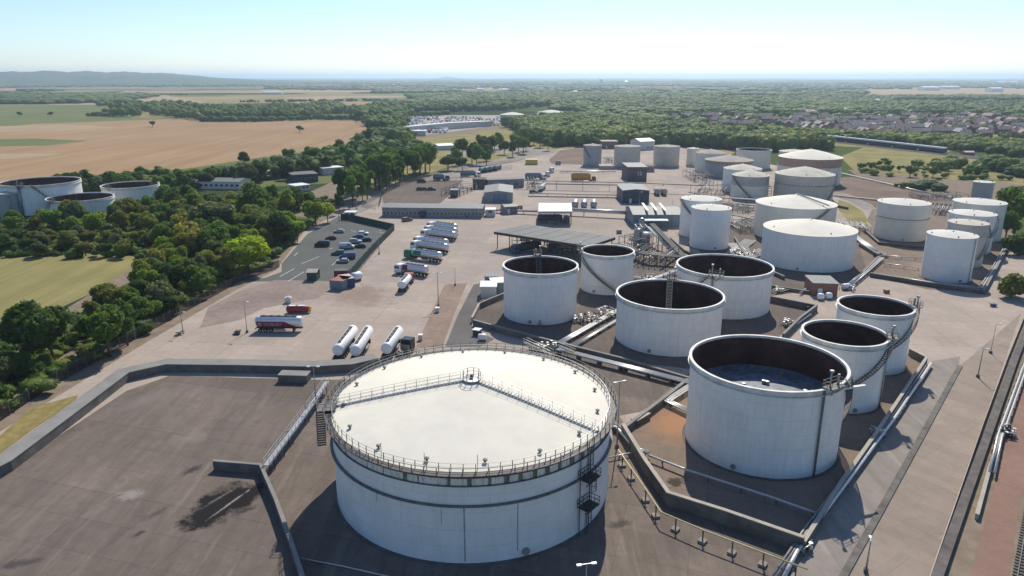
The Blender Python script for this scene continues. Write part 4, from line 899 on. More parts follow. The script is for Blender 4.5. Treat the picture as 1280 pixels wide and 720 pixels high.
building('warehouse', 'dark blue warehouse with three roof lights and a pale porch canopy', 'warehouse', (791, 284), (853, 284), 20, 5.0, 'gable', M_CLADB, M_SHEETG, 1.5, extra=blue_extra)
def sign12(root, L, dp, h, rf):
    cu = bpy.data.curves.new('t', 'FONT'); cu.body = '12'; cu.size = 3.0; cu.extrude = .03; cu.align_x = 'CENTER'
    tmp = bpy.data.objects.new('t', cu); col.objects.link(tmp); dg = bpy.context.evaluated_depsgraph_get(); me = bpy.data.meshes.new_from_object(tmp.evaluated_get(dg))
    bpy.data.objects.remove(tmp); me.materials.clear(); me.materials.append(M_WHITE); o = link('number_lettering', me, root); o.rotation_euler = (R(90), 0, 0); o.location = (L * .62, -.06, h * .45)
building('loading_shed', 'tall dark loading shed with the white number 12', 'shed', (784, 227), (808, 227), 22, 8.2, 'flat', M_CONCD, M_SHEETG, extra=sign12)
building('loading_shed', 'dark grey roofed loading shed in front of the numbered one', 'shed', (778, 254), (811, 254), 20, 6.0, 'gable_front', M_DKBLUE, M_SHEETG, .6)
building('pump_house', 'dark brick pump house with flat grey roof by the widest tank', 'building', (1015, 370), (1046, 371), 8, 3.6, 'flat', M_BRICK, M_SHEETG, door=(.3, 1.2, 2.2, M_SKYL))
building('portable_cabin', 'white cabin left of the open tank with ladder gangway', 'cabin', (601, 373), (620, 373), 5.5, 3.2, 'flat', M_REND, M_WHITE)
building('portable_cabin', 'second white cabin partly behind the open tank', 'cabin', (616, 367), (634, 366), 5, 3.0, 'flat', M_CLADG, M_WHITE)
building('portable_cabin', 'grey cabin with small mast among the white cabins', 'cabin', (606, 358), (622, 358), 4.5, 2.8, 'flat', M_CLADG, M_SHEETG)
building('farm_shed', 'long low pale roofed shed among trees beyond the open tanks', 'shed', (236, 236), (300, 237), 14, 4.0, 'gable', M_REND, M_SHEETG, 1.2, 10)
building('farm_shed', 'grey roofed workshop behind the bushy trees', 'shed', (318, 226), (352, 222), 16, 4.5, 'gable', M_CLADG, M_SHEETG, 1.2)
building('workshop', 'dark saw tooth roofed workshop row behind the trees', 'building', (366, 229), (398, 227), 14, 4.5, 'flat', M_DKBLUE, M_SHEETD, nwin=6)
building('farm_shed', 'pale flat roofed shed right of the dark workshop', 'shed', (404, 219), (430, 217), 16, 4, 'flat', M_REND, M_SKYL)
building('workshop', 'white lean-to with pale roof in front of the dark workshop', 'shed', (370, 240), (388, 238), 9, 3, 'flat', M_REND, M_SKYL)
building('portable_cabin', 'blue grey control cabin in the pale yard left of the warehouse', 'cabin', (563, 247), (572, 247), 5, 3.6, 'flat', M_DKBLUE, M_SHEETG, nwin=1)
building('switch_room', 'brown flat roofed store behind the grey warehouse', 'building', (591, 236), (607, 236), 8, 5.0, 'flat', M_CONCD, M_CONCD)
building('switch_room', 'long grey store joined behind the warehouse roof', 'building', (610, 236), (655, 234), 7, 4.5, 'flat', M_CLADG, M_SHEETD)
building('site_hut', 'dark green hut with pale roof in the car park', 'hut', (384, 351.5), (396, 351.5), 4, 2.6, 'gable', M_FENCEG, M_CONCL, .5)
building('brick_store', 'low brown store beyond the rightmost far tank', 'building', (880, 176), (900, 176), 12, 5, 'flat', M_CONCD, M_SHEETG)
building('brick_store', 'low brick store behind the far row of three tanks', 'building', (752, 186), (772, 186), 14, 6, 'flat', M_BRICK, M_SHEETG)
building('brick_store', 'pale roofed store between the far tanks', 'building', (800, 188), (818, 187), 14, 7, 'gable', M_REND, M_SKYL, 2)
building('process_unit', 'pale stone coloured settling block left of the middle far tank', 'building', (750, 212), (768, 212), 10, 2.2, 'flat', M_CONCL, M_CONCL)
building('process_unit', 'low beige brick block right of the middle far tank', 'building', (800, 215), (818, 215), 10, 3.4, 'flat', M_CONCL, M_CONC)

def container(label, a, b, depth, body, top, h=2.6):
    A, B = G(*a), G(*b); d = B - A; L = d.length; root = thing('shipping_container', label, 'container', (A.x, A.y, 0), math.atan2(d.y, d.x), 'containers beside the car park')
    m = MB(); m.box((L / 2, depth / 2, h / 2 + .1), (L, depth, h))
    for k in range(int(L / .3)): m.box((k * .3 + .15, -.02, h / 2 + .1), (.15, .06, h - .3))
    m.obj('body', body, root); MB().box((L / 2, depth / 2, h + .14), (L + .04, depth + .04, .07)).obj('lid', top, root)
container('blue grey container with rusty red top', (412.5, 362), (429, 363.5), 5.5, M_TEAL, M_RUSTR)
container('blue container with pink top against the fence end', (429.5, 361), (444, 359), 5.5, M_BLUEP, M_PINK)
container('dark maroon container behind the coloured pair', (418, 350), (435, 349.5), 3.0, M_CRIM, M_DSTEEL)

# loading canopy over the tanker bays
def canopy(label, corners, z, mat, fascia, nx, ny, posts=True, name='loading_canopy', ribs=7):
    C = [G(x, y, z) for x, y in corners]; o0 = Vector((C[0].x, C[0].y, 0)); C = [c - o0 for c in C]; root = thing(name, label, 'canopy', o0)
    r = MB(); r.add([(c.x, c.y, c.z + k) for k in (-.12, .12) for c in C], [(0, 1, 2, 3), (7, 6, 5, 4), (0, 4, 5, 1), (1, 5, 6, 2), (2, 6, 7, 3), (3, 7, 4, 0)]); rf = r.obj('roof', mat, root)
    f = MB()
    for a, b in zip(C, C[1:] + C[:1]): f.bar(a - Vector((0, 0, .4)), b - Vector((0, 0, .4)), .16, .75)
    f.obj('fascia', fascia, root)
    P = lambda u, v: (C[0] * (1 - u) + C[3] * u) * (1 - v) + (C[1] * (1 - u) + C[2] * u) * v
    s = MB()
    for k in range(1, ribs): s.bar(P(k / ribs, 0) + Vector((0, 0, .15)), P(k / ribs, 1) + Vector((0, 0, .15)), .14, .06)
    s.obj('roof_seam', fascia, rf)
    for i in range(nx):
        for j in range(ny):
            p = P(.02 + .96 * i / max(1, nx - 1), .05 + .9 * j / max(1, ny - 1)); MB().box((p.x, p.y, z / 2 - .2), (.3, .3, z - .4)).obj('post', M_DSTEEL, root)
    return root, o0, P
cn, co, CPp = canopy('long grey slatted canopy over the tanker loading bays', [(617.5, 290), (658, 280.5), (769, 297), (736, 308)], 6.0, M_SHEETD, M_DSTEEL, 8, 2)
canopy('white flat canopy in the middle yard', [(673, 264.5), (673.5, 254), (714, 254), (715, 264.5)], 5.6, M_SKYL, M_STEEL, 3, 2)
def rack(label, a, b, w, h, n, seed, mat=M_DSTEEL, name='loading_rack'):
    """steel frames, arms and lines of a loading bay or pipe yard"""
    g = random.Random(seed); A, B = G(*a), G(*b); d = B - A; L = d.length; root = thing(name, label, 'pipework', (A.x, A.y, 0), math.atan2(d.y, d.x))
    f = MB()
    for k in range(n + 1):
        x = L * k / n
        for y in (0, w): f.box((x, y, h / 2), (.18, .18, h))
        f.box((x, w / 2, h), (.16, w, .16))
    for y in (0, w):
        for z in (h, h * .55): f.box((L / 2, y, z), (L, .14, .14))
    f.obj('frame', mat, root)
    for k in range(min(22, n * 4)):
        m = MB(); x, y = g.uniform(0, L), g.uniform(0, w); z = g.uniform(.4, h); q = g.random()
        if q < .45: m.tube([(x, 0, z), (x, w, z)], g.uniform(.06, .18), 6)
        elif q < .8: m.tube([(x, y, .1), (x, y, z), (x + g.uniform(-1.5, 1.5), y, z)], g.uniform(.06, .15), 6)
        else: m.tube([(0, y, z), (L, y, z)], g.uniform(.06, .16), 6)
        m.obj('pipe', g.choice([M_PIPEW, M_PIPED, M_DSTEEL, M_MSTEEL]), root)
    for k in range(min(10, n * 2)):
        x, y = g.uniform(0, L), g.uniform(0, w); z = g.uniform(.5, h * .6); m = MB(); m.lathe([(.02, z), (.32, z), (.32, z + .5), (.1, z + .55), (.1, z + .9), (.3, z + .9), (.02, z + .95)], 8, (x, y)); m.obj('valve', g.choice([M_PIPEW, M_PIPED, M_RED if g.random() < .15 else M_STEEL]), root)
    return root
rack('steel loading frames under the left end of the long canopy', (640, 309), (676, 311), 7, 4.6, 5, 1)
rack('steel loading frames under the middle of the long canopy', (680, 312), (722, 317), 8, 4.6, 6, 2)
rack('tangled dark pipework right of the loading canopy', (784, 330), (832, 336), 14, 4, 7, 3)
rack('dark pipework with pumps behind the narrow open tank', (795, 318), (822, 312), 8, 5, 4, 4, M_MSTEEL)
rack('brown process pipework left of the white domed tanks', (868, 246), (905, 248), 34, 4, 7, 5, M_MSTEEL)
rack('pipework frames between the far beige tanks', (868, 228), (892, 228), 30, 4, 5, 6, M_MSTEEL)
rack('pipework right of the streaky domed tank', (955, 246), (968, 246), 30, 5, 3, 7, M_MSTEEL)
rack('pipe frames behind the widest white tank', (925, 292), (950, 292), 16, 2.5, 4, 8, M_MSTEEL)
rack('rusty railings and pipes left of the cream banded tank', (1052, 290), (1088, 292), 12, 2.5, 5, 9, M_STEEL)
rack('pipework behind the dirty row tank', (1165, 268), (1188, 270), 14, 3, 4, 10, M_STEEL)
rack('grey pipework by the far small dark tank', (1150, 250), (1210, 250), 10, 2.5, 6, 11, M_MSTEEL)
rack('pump frames beside the grey office compound', (575, 246), (598, 236), 10, 3.5, 5, 12, M_DSTEEL)
rack('dark frames at the left of the numbered shed', (660, 236), (672, 236), 18, 4.5, 3, 13)
rack('silver vessels frame behind the pipe slope', (795, 312), (808, 312), 5, 8, 2, 14, M_STEEL)
rack('open steel gantry at the left end of the far tank row', (757, 204), (768, 204), 12, 3, 3, 15)
rack('steel pipework behind the plain domed pair', (890, 262), (935, 268), 10, 2.5, 7, 16, M_MSTEEL)

def manifold(label, px, w, d, h, n, seed):
    g = random.Random(seed); A = G(*px); root = thing('valve_manifold', label, 'pipework', (A.x, A.y, 0), g.uniform(-.5, -.3) if seed % 2 else .6)
    for k in range(n):
        m = MB(); y = -d / 2 + d * k / n; z = g.uniform(.4, h); x0, x1 = sorted((g.uniform(-w / 2, w / 2), g.uniform(-w / 2, w / 2)))
        m.tube([(x0, y, .05), (x0, y, z), (x1 + .6, y, z), (x1 + .6, y, .05)] if k % 2 else [(y * w / d, x0 * d / w, .05), (y * w / d, x0 * d / w, z), (y * w / d, x1 * d / w + .5, z)], g.uniform(.07, .14), 7); m.obj('pipe', g.choice([M_PIPEW, M_PIPED, M_PIPED, M_DSTEEL]), root)
    for k in range(n // 2):
        x, y, z = g.uniform(-w / 2, w / 2), g.uniform(-d / 2, d / 2), g.uniform(.3, h * .7); m = MB(); m.lathe([(.02, z), (.3, z), (.3, z + .35), (.09, z + .4), (.09, z + .8), (.3, z + .8), (.3, z + .86), (.02, z + .88)], 10, (x, y)); m.obj('valve', g.choice([M_PIPEW, M_STEEL, M_DSTEEL]), root)
manifold('bright pipe fitting cluster between the open tanks', (735, 402), 7, 6, 1.6, 26, 21)
manifold('pipe fittings beside the middle open tank', (760, 396), 5, 6, 1.8, 20, 22)
manifold('silver valve cluster right of the narrow open tank', (816, 352), 6, 5, 1.8, 20, 23)
manifold('valve cluster at the pipe bank end behind the domed tank', (678, 437), 6, 3, 1.3, 18, 24)
manifold('valve cluster at the pipe crossing by the dark bund wall', (1100, 321), 4, 3, 1.4, 12, 25)
manifold('valve cluster at the bund corner by the wide open tank', (984, 408), 3, 3, 1.4, 12, 26)
manifold('pipe fittings beside the brick pump house', (1058, 362), 4, 3, 1.0, 10, 27)
manifold('white fittings on the floor left of the brick pump house', (975, 365), 6, 3, .9, 14, 28)
manifold('pipe fittings between plain tall tank and widest tank', (932, 318), 8, 8, 1.3, 22, 29)
manifold('fittings at the lower end of the roadside pipe', (1002, 688), 2, 2, 1.2, 10, 30)
manifold('dark valve set on the double pipe beside the red track', (1258, 545), 2, 2, 1.6, 10, 31)
manifold('valve set at the pipe corner near the largest open tank', (1098, 545), 2, 2, 1.6, 10, 32)

def drum(label, px, r, L, rz, mat, leg=.5, name='storage_drum'):
    A = G(*px); root = thing(name, label, 'vessel', (A.x, A.y, 0), rz); m = MB(); z = r + leg
    m.tube([(-L / 2 - r * .35, 0, z), (-L / 2 - r * .3, 0, z), (-L / 2, 0, z), (L / 2, 0, z), (L / 2 + r * .3, 0, z), (L / 2 + r * .35, 0, z)], r, 20); k = 20
    for i in (0, 5):
        for j in range(k):
            v = m.v[i * k + j]; m.v[i * k + j] = (v[0], v[1] * .3, z + (v[2] - z) * .3)
    for i in (1, 4):
        for j in range(k):
            v = m.v[i * k + j]; m.v[i * k + j] = (v[0], v[1] * .75, z + (v[2] - z) * .75)
    m.obj('vessel', mat, root)
    for e in (-.32, .32): MB().box((L * e, 0, z / 2), (.3, r * 1.5, z)).obj('saddle', M_CONC, root)
    return root
drum('left white round drum in front of the brick pump house', (1025.5, 375), .9, 1.0, 0, M_WHITE, .1); drum('right white round drum in front of the brick pump house', (1035.5, 374), .9, 1.0, 0, M_WHITE, .1)
drum('white drum beside the pipes right of the pump house', (1057, 362), .8, 2.0, .5, M_WHITE, .2)
drum('white drum on the small road by the bund corner', (603, 426), .75, 1.5, 0, M_WHITE, .2)
drum('white bowser behind the blue container', (446, 351), 1.2, 2.5, .9, M_WHITE, .3)
for k, x in enumerate((719, 730, 742)): drum(['left', 'middle', 'right'][k] + ' of three upright looking grey drums in the middle yard', (x, 261), 1.5, 8, 1.45, M_STEEL, 1.0)
drum('left of two tan drums right of the grey loading shed', (821, 243.5), 1.4, 8, 1.5, M_YELLOW and M_CONCL, .8); drum('right of two tan drums right of the grey loading shed', (829.5, 243.5), 1.4, 8, 1.5, M_CONCL, .8)
m = MB()
for k, (px_, r, h) in enumerate([((797, 312), 1.4, 7), ((806, 313), 1.7, 6), ((801, 305), 1.0, 9)]):
    A = G(*px_); q = MB(); q.lathe([(r, .2), (r, h), (r * .6, h + .5), (.02, h + .7)], 24); o = q.obj('process_vessel', M_STEEL); o.location = A
    tag(o, ['slim silver column left of the pipe slope', 'stout silver vessel at the foot of the pipe slope', 'tallest silver column beside the blue warehouse'][k], 'vessel')
building('equipment_box', 'pale roofed equipment box at the foot of the pale bund wall', 'cabinet', (591, 419.5), (599, 420.5), 1.5, 1.3, 'flat', M_DSTEEL, M_WHITE, over=.1)
building('equipment_box', 'small striped box on the dirt beside the tankers', 'cabinet', (523, 426), (528, 426), 1.0, 1.2, 'flat', M_REND, M_WHITE, over=.05)
building('equipment_box', 'small white box at the kerb near the lamp post', 'cabinet', (544, 391), (549, 391), 1.0, 1.1, 'flat', M_REND, M_WHITE, over=.05)
building('equipment_box', 'small square box in the middle of the road yard', 'cabinet', (1106, 367), (1112, 367), 1.0, .9, 'flat', M_RUSTR, M_CONCL, over=.05)

gc = random.Random(31)
for k, (x, y, w_, lab) in enumerate([(742, 300, 2, 'pale crate stack behind the canopy end'), (772, 292, 1.6, 'two small crates left of the blue warehouse'), (790, 300, 1.4, 'dark crate beside the tallest silver column'), (648, 262, 2, 'rusty crate stack by the small cabin'), (585, 262, 2, 'dark crate stack at the end of the office roof'), (655, 300, 1.4, 'pale crate under the canopy corner'), (696, 206, 3, 'grey crate heap at the top of the yard'), (880, 262, 2, 'crate stack left of the streaky domed tank'), (950, 345, 1.6, 'crate beside the wide white tank base'), (1010, 388, 1.2, 'small crate at the elbow wall'), (486, 268, 2, 'dark crate stack at the left end of the office'), (672, 378, 1.2, 'crate behind the ladder tank')]):
    A = G(x, y); m = MB()
    for q in range(3):
        for e in range(2): m.box((e * 1.3 + gc.uniform(-.1, .1), gc.uniform(-.2, .2), .35 + q * .62), (1.15, 1.0, .58), gc.uniform(-.15, .15))
    o = m.obj('crate_stack', [M_REND, M_CLADG, M_DKBLUE, M_RUSTR, M_DSTEEL][k % 5 if 'pale' not in lab else 0]); o.location = A; o.scale = (w_ / 2, w_ / 2, w_ / 2); tag(o, lab, 'crate stack')
# footbridge over the basin wall
def walkway(label, px, z, mat):
    P = [G(x, y, z) for x, y in px]; o0 = Vector((P[0].x, P[0].y, 0)); P = [p - o0 for p in P]; root = thing('footbridge', label, 'walkway', o0)
    dk, rl = MB(), MB()
    for a, b in zip(P, P[1:]):
        d = (b - a).normalized(); n_ = Vector((-d.y, d.x, 0)).normalized(); L = (b - a).length; dk.bar(a, b, .95, .1)
        for s in (.5, -.5):
            for e in (.5, 1.05): rl.bar(a + n_ * s + Vector((0, 0, e)), b + n_ * s + Vector((0, 0, e)), .06)
            for k in range(int(L / 1.6) + 1): p = a + d * (k * 1.6) + n_ * s; rl.bar(p, p + Vector((0, 0, 1.05)), .06)
        for k in range(int(L / 4)):
            p = a + d * (k * 4 + 2); m = MB(); m.box((p.x + n_.x * .4, p.y + n_.y * .4, z / 2), (.12, .12, z)); m.box((p.x - n_.x * .4, p.y - n_.y * .4, z / 2), (.12, .12, z)); m.obj('trestle', M_DSTEEL, root)
    dk.obj('deck', mat, root); rl.obj('handrail', M_STEEL, root)
walkway('grey steel footbridge from the short dark wall to the basin wall', [(333, 582), (378, 522), (394, 500), (409, 477)], 1.9, M_STEEL)
building('basin_sump', 'raised concrete box against the basin wall by the footbridge', 'box', (348, 478.5), (384, 479.5), 2.4, 1.5, 'flat', M_CONC, M_CONCT, over=.05)
walkway('dark steel crossover platform above the pipe bank', [(656, 428), (690, 444)], 2.2, M_DSTEEL)
walkway('dark stile platform over the pipes by the big tank', [(700, 433), (718, 440)], 2.0, M_DSTEEL)

def lamp(label, px, top, arms=1, rz=0, h=None, r=.09):
    A = G(*px); h = h or HT(px[0], px[1], top); root = thing('lamp_post', label, 'lamp post', (A.x, A.y, 0), rz, 'lamp posts of the depot')
    MB().tube([(0, 0, 0), (0, 0, h)], r * 1.5, 8, r2=r * .7).obj('pole', M_STEEL, root)
    m = MB(); m.bar((-.8 if arms > 1 else 0, 0, h), (.8, 0, h), .08); m.obj('arm', M_STEEL, root)
    for s in ((-1, 1) if arms > 1 else (1,)): MB().box((s * .85, 0, h - .02), (.55, .3, .16)).obj('lantern', M_WHITE, root)
    MB().box((0, 0, .3), (.5, .5, .6)).obj('footing', M_CONC, root)
lamp('lamp post at the edge of the yard shadow by the palisade fence', (229, 417), 390)
lamp('thin lamp post standing alone in the dusty yard', (309, 416), 377, r=.07)
lamp('lamp post beside the dirt strip and parked tankers', (548, 383), 341, 2)
lamp('thin post at the top corner of the dirt strip', (569, 357), 336, r=.06)
lamp('tall lamp post rising behind the big domed tank', (771, 560), 477, 2, .4)
lamp('lamp post in the basin by the footbridge', (396, 512), 458, 2)
lamp('lamp post on the apron beside the worn road', (1222, 472), 436, 1)
lamp('lamp post at the foot of the drain kerb', (1082, 716), 676, 1, 1.2)
lamp('lamp post inside the car park fence', (474, 318), 288, 1)
lamp('lamp post beyond the road bend', (1238, 442), 405, r=.05)
lamp('twin headed lamp post in the shadow of the big domed tank', (731, 770), 705, 2, .2)
lamp('lamp post beside the entrance road', (446, 262), 232)
lamp('lamp post in front of the dark loading shed', (799, 262), 240, 1)
lamp('lamp post right of the blue warehouse', (840, 262), 249, 1, r=.06)

# railway line at the lower right
def rail_line(label, px, gauge=1.44):
    P = [G(*p) for p in px]; o0 = Vector((P[0].x, P[0].y, 0)); root = thing('railway_line', label, 'railway', o0); P = [p - o0 for p in P]
    for s in (-1, 1):
        m = MB()
        for a, b in zip(P, P[1:]): d = (b - a).normalized(); n_ = Vector((-d.y, d.x, 0)) * gauge / 2 * s; m.bar(a + n_ + Vector((0, 0, .28)), b + n_ + Vector((0, 0, .28)), .1, .16)
        m.obj('rail', M_MSTEEL, root)
    k = 0; sl = MB().box((0, 0, .13), (.26, 2.5, .15)).data('sleeper', [M_CONC])
    for a, b in zip(P, P[1:]):
        d = (b - a); L = d.length; d.normalize(); s = 0
        while s < L and k < 98: o = link('sleeper', sl, root); o.location = a + d * s; o.rotation_euler = (0, 0, math.atan2(d.y, d.x)); s += .72; k += 1
rail_line('railway line with concrete sleepers at the lower right corner', [(1278, 740), (1300, 600), (1330, 470)])

# ------------------------------------------------------------------ vehicles
def wheels(root, xs, y, r=.33, w=.24):
    def mk():
        m = MB(); m.tube([(0, -w / 2, 0), (0, w / 2, 0)], r, 16); m.tube([(0, -w / 2 - .01, 0), (0, w / 2 + .01, 0)], r * .55, 12, mi=1); return m.data('wheel', [M_BLACK, M_STEEL])
    me = cached(('w', r, w), mk)
    for x in xs:
        for s in (-1, 1): o = link('wheel', me, root); o.location = (x, s * y, r)
def car(label, px, paint, kind='hatch', rz=0, flip=False, group='cars in the staff car park'):
    A = G(*px); root = thing('parked_car' if kind != 'van' else 'parked_van', label, 'van' if kind == 'van' else 'car', (A.x, A.y, .02), rz + (math.pi if flip else 0), group)
    prof = {'hatch': [(-2.0, .35), (-2.05, .85), (-1.85, 1.0), (-1.5, 1.42), (.1, 1.46), (.95, .98), (1.9, .86), (2.05, .6), (2.0, .35)],
            'suv': [(-2.25, .4), (-2.3, 1.0), (-2.15, 1.12), (-1.9, 1.7), (.2, 1.75), (1.0, 1.15), (2.1, 1.02), (2.28, .75), (2.25, .4)],
            'van': [(-2.6, .4), (-2.65, 1.2), (-2.6, 2.0), (-2.4, 2.15), (1.1, 2.15), (1.9, 1.3), (2.5, 1.1), (2.65, .7), (2.6, .4)]}[kind]
    wd = {'hatch': .88, 'suv': .95, 'van': 1.0}[kind]
    def body():
        m = MB(); n = len(prof); vs = []; zt = max(p[1] for p in prof); zb = prof[2][1] if kind != 'van' else 1.3
        for s in (-1, 1):
            for x, z in prof: k = 1 - (.16 * max(0, z - zb) / (zt - zb) if zt > zb else 0); vs.append((x, s * wd * k, z))
        m.add(vs, [tuple(range(n)), tuple(range(2 * n - 1, n - 1, -1))] + [((i + 1) % n, i, n + i, n + (i + 1) % n) for i in range(n)]); return m
    o = body().obj('body', paint, root)
    g = MB()
    i0 = 4; f1, f2 = prof[4], prof[5]                                # windscreen and side glass set just proud of the body
    def q(a, t): return (a[0], a[1])
    for s in (-1, 1):
        zb = (prof[5][1] + .04); zt = prof[4][1] - .1; x0, x1 = (prof[2][0] + .25, prof[5][0] - .12) if kind != 'van' else (.2, 1.5)
        xt0, xt1 = (prof[3][0] + .15, prof[4][0] + .05) if kind != 'van' else (.2, 1.0)
        g.add([(x0, s * wd * 1.0, zb), (x1, s * wd * 1.0, zb), (xt1, s * wd * .865, zt), (xt0, s * wd * .865, zt)], [(0, 1, 2, 3) if s < 0 else (3, 2, 1, 0)])
    a, b = f1, f2; g.add([(b[0] + .02, -wd * .86, b[1] + .05), (b[0] + .02, wd * .86, b[1] + .05), (a[0] + .04, wd * .78, a[1] - .03), (a[0] + .04, -wd * .78, a[1] - .03)], [(0, 1, 2, 3)])
    if kind != 'van': a, b = prof[3], prof[2]; g.add([(b[0] - .02, wd * .84, b[1] + .05), (b[0] - .02, -wd * .84, b[1] + .05), (a[0] - .04, -wd * .76, a[1] - .04), (a[0] - .04, wd * .76, a[1] - .04)], [(0, 1, 2, 3)])
    g.obj('window', M_GLASS, root)
    wheels(root, (-prof[-1][0] * .64, prof[-1][0] * .66), wd - .1, .33 if kind == 'hatch' else .37)
    for s in (-1, 1): MB().box((prof[-2][0] - .02, s * wd * .68, prof[-2][1] + .08), (.1, .3, .12)).obj('headlight', M_WHITE, root)
    return root
M_CSIL = basic('car_silver', (.42, .43, .44), .3, .5, var=.04); M_CBLK = basic('car_black', (.018, .02, .024), .25, .1, var=.05, spec=.6); M_CBLU = basic('car_blue', (.07, .10, .16), .3, .3, var=.05)
M_CRED = basic('car_red', (.16, .015, .02), .3, .2, var=.05); M_CTEAL = basic('car_teal', (.08, .15, .17), .3, .3, var=.05)
for args in [('silver estate car at the top of the car park', (423.8, 291), M_CSIL, 'hatch'), ('dark red car between silver and black ones', (413.9, 299.5), M_CRED, 'hatch'),
             ('long black van parked alone on the left', (403, 308), M_CBLK, 'van'), ('white car at the back of the cluster', (454, 293.5), M_WHITE, 'hatch'),
             ('pale blue car behind the black hatchbacks', (448, 297.5), M_CBLU, 'hatch'), ('black car nearest the green fence, upper one', (458, 301.5), M_CBLK, 'hatch'),
             ('dark car beside the silver van', (444.5, 304), M_CSIL, 'suv'), ('black car nearest the green fence, lower one', (450.5, 309.5), M_CBLK, 'hatch'),
             ('silver people carrier in the middle of the cluster', (433.8, 311), M_CSIL, 'van'), ('teal car with white roof at the left of the cluster', (423, 318.5), M_CTEAL, 'suv'),
             ('dark blue van at the bottom of the cluster', (434.5, 323.5), M_CBLU, 'van'), ('small silver car in front of the cluster', (428.2, 328.5), M_CSIL, 'hatch')]:
    car(*args, rz=random.uniform(-.05, .12), flip=random.random() < .5)
car('dark red car in front of the long office', (588, 271.8), M_CRED, 'hatch', group='cars about the yard'); car('dark car in the compound, left of three', (526, 238), M_CBLK, 'suv', group='cars about the yard')
car('dark car in the compound, middle of three', (532, 238), M_CRED, 'suv', group='cars about the yard'); car('dark car in the compound, right of three', (540, 238), M_CBLK, 'suv', group='cars about the yard')
car('dark van on the entrance road beside the compound', (527, 228.5), M_CBLK, 'van', group='cars about the yard'); car('dark pickup beside the grey warehouse', (667, 241.5), M_CBLK, 'suv', group='cars about the yard')
car('red pickup turning outside the long office', (509, 276.5), M_RUSTR, 'suv', rz=.6, group='cars about the yard')

def tanker(label, front, back, tankm, cabm=M_WHITE, kind='artic', group='fuel tankers in the lorry park', stripe=None, stripe_m=None, rr=1.2, length=None, name=None):
    Fp, Bp = G(*front), G(*back); d = Fp - Bp; L = length or d.length; rz = math.atan2(d.y, d.x)
    root = thing(name or ('tanker_trailer' if kind == 'trailer' else 'tanker_lorry'), label, 'tanker trailer' if kind == 'trailer' else 'tanker lorry', (Bp.x, Bp.y, 0), rz, group)
    cab = 0 if kind == 'trailer' else 2.4; x1 = L - cab - (.5 if cab else 0); z = 1.15 + rr; W = 1.22
    m = MB(); k = 24; m.tube([(.15, 0, z), (.2, 0, z), (.45, 0, z), (x1 - .45, 0, z), (x1 - .2, 0, z), (x1 - .15, 0, z)], rr, k)
    for i in range(6):
        s_ = (.55, .85, 1, 1, .85, .55)[i]
        for j in range(k): v = m.v[i * k + j]; m.v[i * k + j] = (v[0], v[1] * s_ * W / rr, z + (v[2] - z) * s_)
    t = m.obj('tank', tankm, root)
    c = MB(); c.box((x1 / 2, 0, z + rr + .03), (x1 * .78, .75, .1)); 
    for q in range(5): c.lathe([(.3, z + rr + .05), (.3, z + rr + .2), (.02, z + rr + .24)], 10, (x1 * (.18 + .16 * q), 0))
    c.obj('walkway', M_DSTEEL, t)
    MB().box((x1 / 2, 0, .95), (x1 - .3, .9, .28)).obj('chassis', M_DSTEEL, root)
    for s in (-1, 1): MB().box((x1 * .52, s * 1.02, .72), (x1 * .22, .35, .55)).obj('side_locker', M_STEEL, root)
    xs = [1.2, 2.5, 3.8] + ([] if kind == 'trailer' else [L - 1.3] + ([x1 - .6, x1 + .15] if kind == 'artic' else [])); wheels(root, xs, 1.0, .5, .32)
    if kind == 'trailer': MB().box((x1 - 2.2, 0, .5), (.3, 1.6, 1.0)).obj('landing_leg', M_DSTEEL, root)
    MB().box((.12, 0, .85), (.1, 2.3, .25)).obj('rear_bumper', M_DSTEEL, root)
    if stripe_m:
        m = MB(); a, b = stripe
        for s in (-1, 1):
            ps = []
            for j in range(7):
                an = R(-52 + 13 * j + (18 if kind != 'trailer' else -12)); ps.append((s * math.cos(an) * (W + .015), z + math.sin(an) * (rr + .015)))
            for (y0, z0), (y1, z1) in zip(ps, ps[1:]):
                cut = lambda zz: b - (max(0, zz - (z - rr * .7)) * (1.9 if kind == 'trailer' else .35)); m.add([(a, y0, z0), (cut(z0), y0, z0), (cut(z1), y1, z1), (a, y1, z1)], [(0, 1, 2, 3) if s < 0 else (3, 2, 1, 0)])
        m.obj('livery_panel', stripe_m, t)
    if cab:
        m = MB(); x0 = x1 + .35; xe = L; h = 3.1
        vs = [(x, s * 1.22, zz) for s in (-1, 1) for x, zz in ((x0, .7), (xe, .7), (xe, 1.7), (xe - .22, 2.75), (xe - .7, h), (x0, h))]; n = 6
        m.add(vs, [tuple(range(n)), tuple(range(2 * n - 1, n - 1, -1))] + [((i + 1) % n, i, n + i, n + (i + 1) % n) for i in range(n)]); cb = m.obj('cab', cabm, root)
        g = MB(); g.add([(xe + .01, -1.1, 1.75), (xe + .01, 1.1, 1.75), (xe - .2, 1.05, 2.7), (xe - .2, -1.05, 2.7)], [(0, 1, 2, 3)])
        for s in (-1, 1): g.add([(x0 + .7, s * 1.235, 1.75), (xe - .1, s * 1.235, 1.75), (xe - .35, s * 1.235, 2.6), (x0 + .7, s * 1.235, 2.6)], [(0, 1, 2, 3) if s < 0 else (3, 2, 1, 0)])
        g.obj('window', M_GLASS, cb); MB().box((L - .25, 0, .65), (.5, 2.4, .4)).obj('front_bumper', M_DSTEEL, root)
    return root, t, z, x1
tanker('silver tanker lorry at the back of the upper trio', (535.5, 286.5), (571.5, 291.5), M_SILVER)
tanker('silver tanker lorry in the middle of the upper trio', (532, 291.5), (571.5, 296.5), M_SILVER)
tanker('silver tanker lorry at the front of the upper trio', (527.7, 296.5), (570, 301.5), M_SILVER)
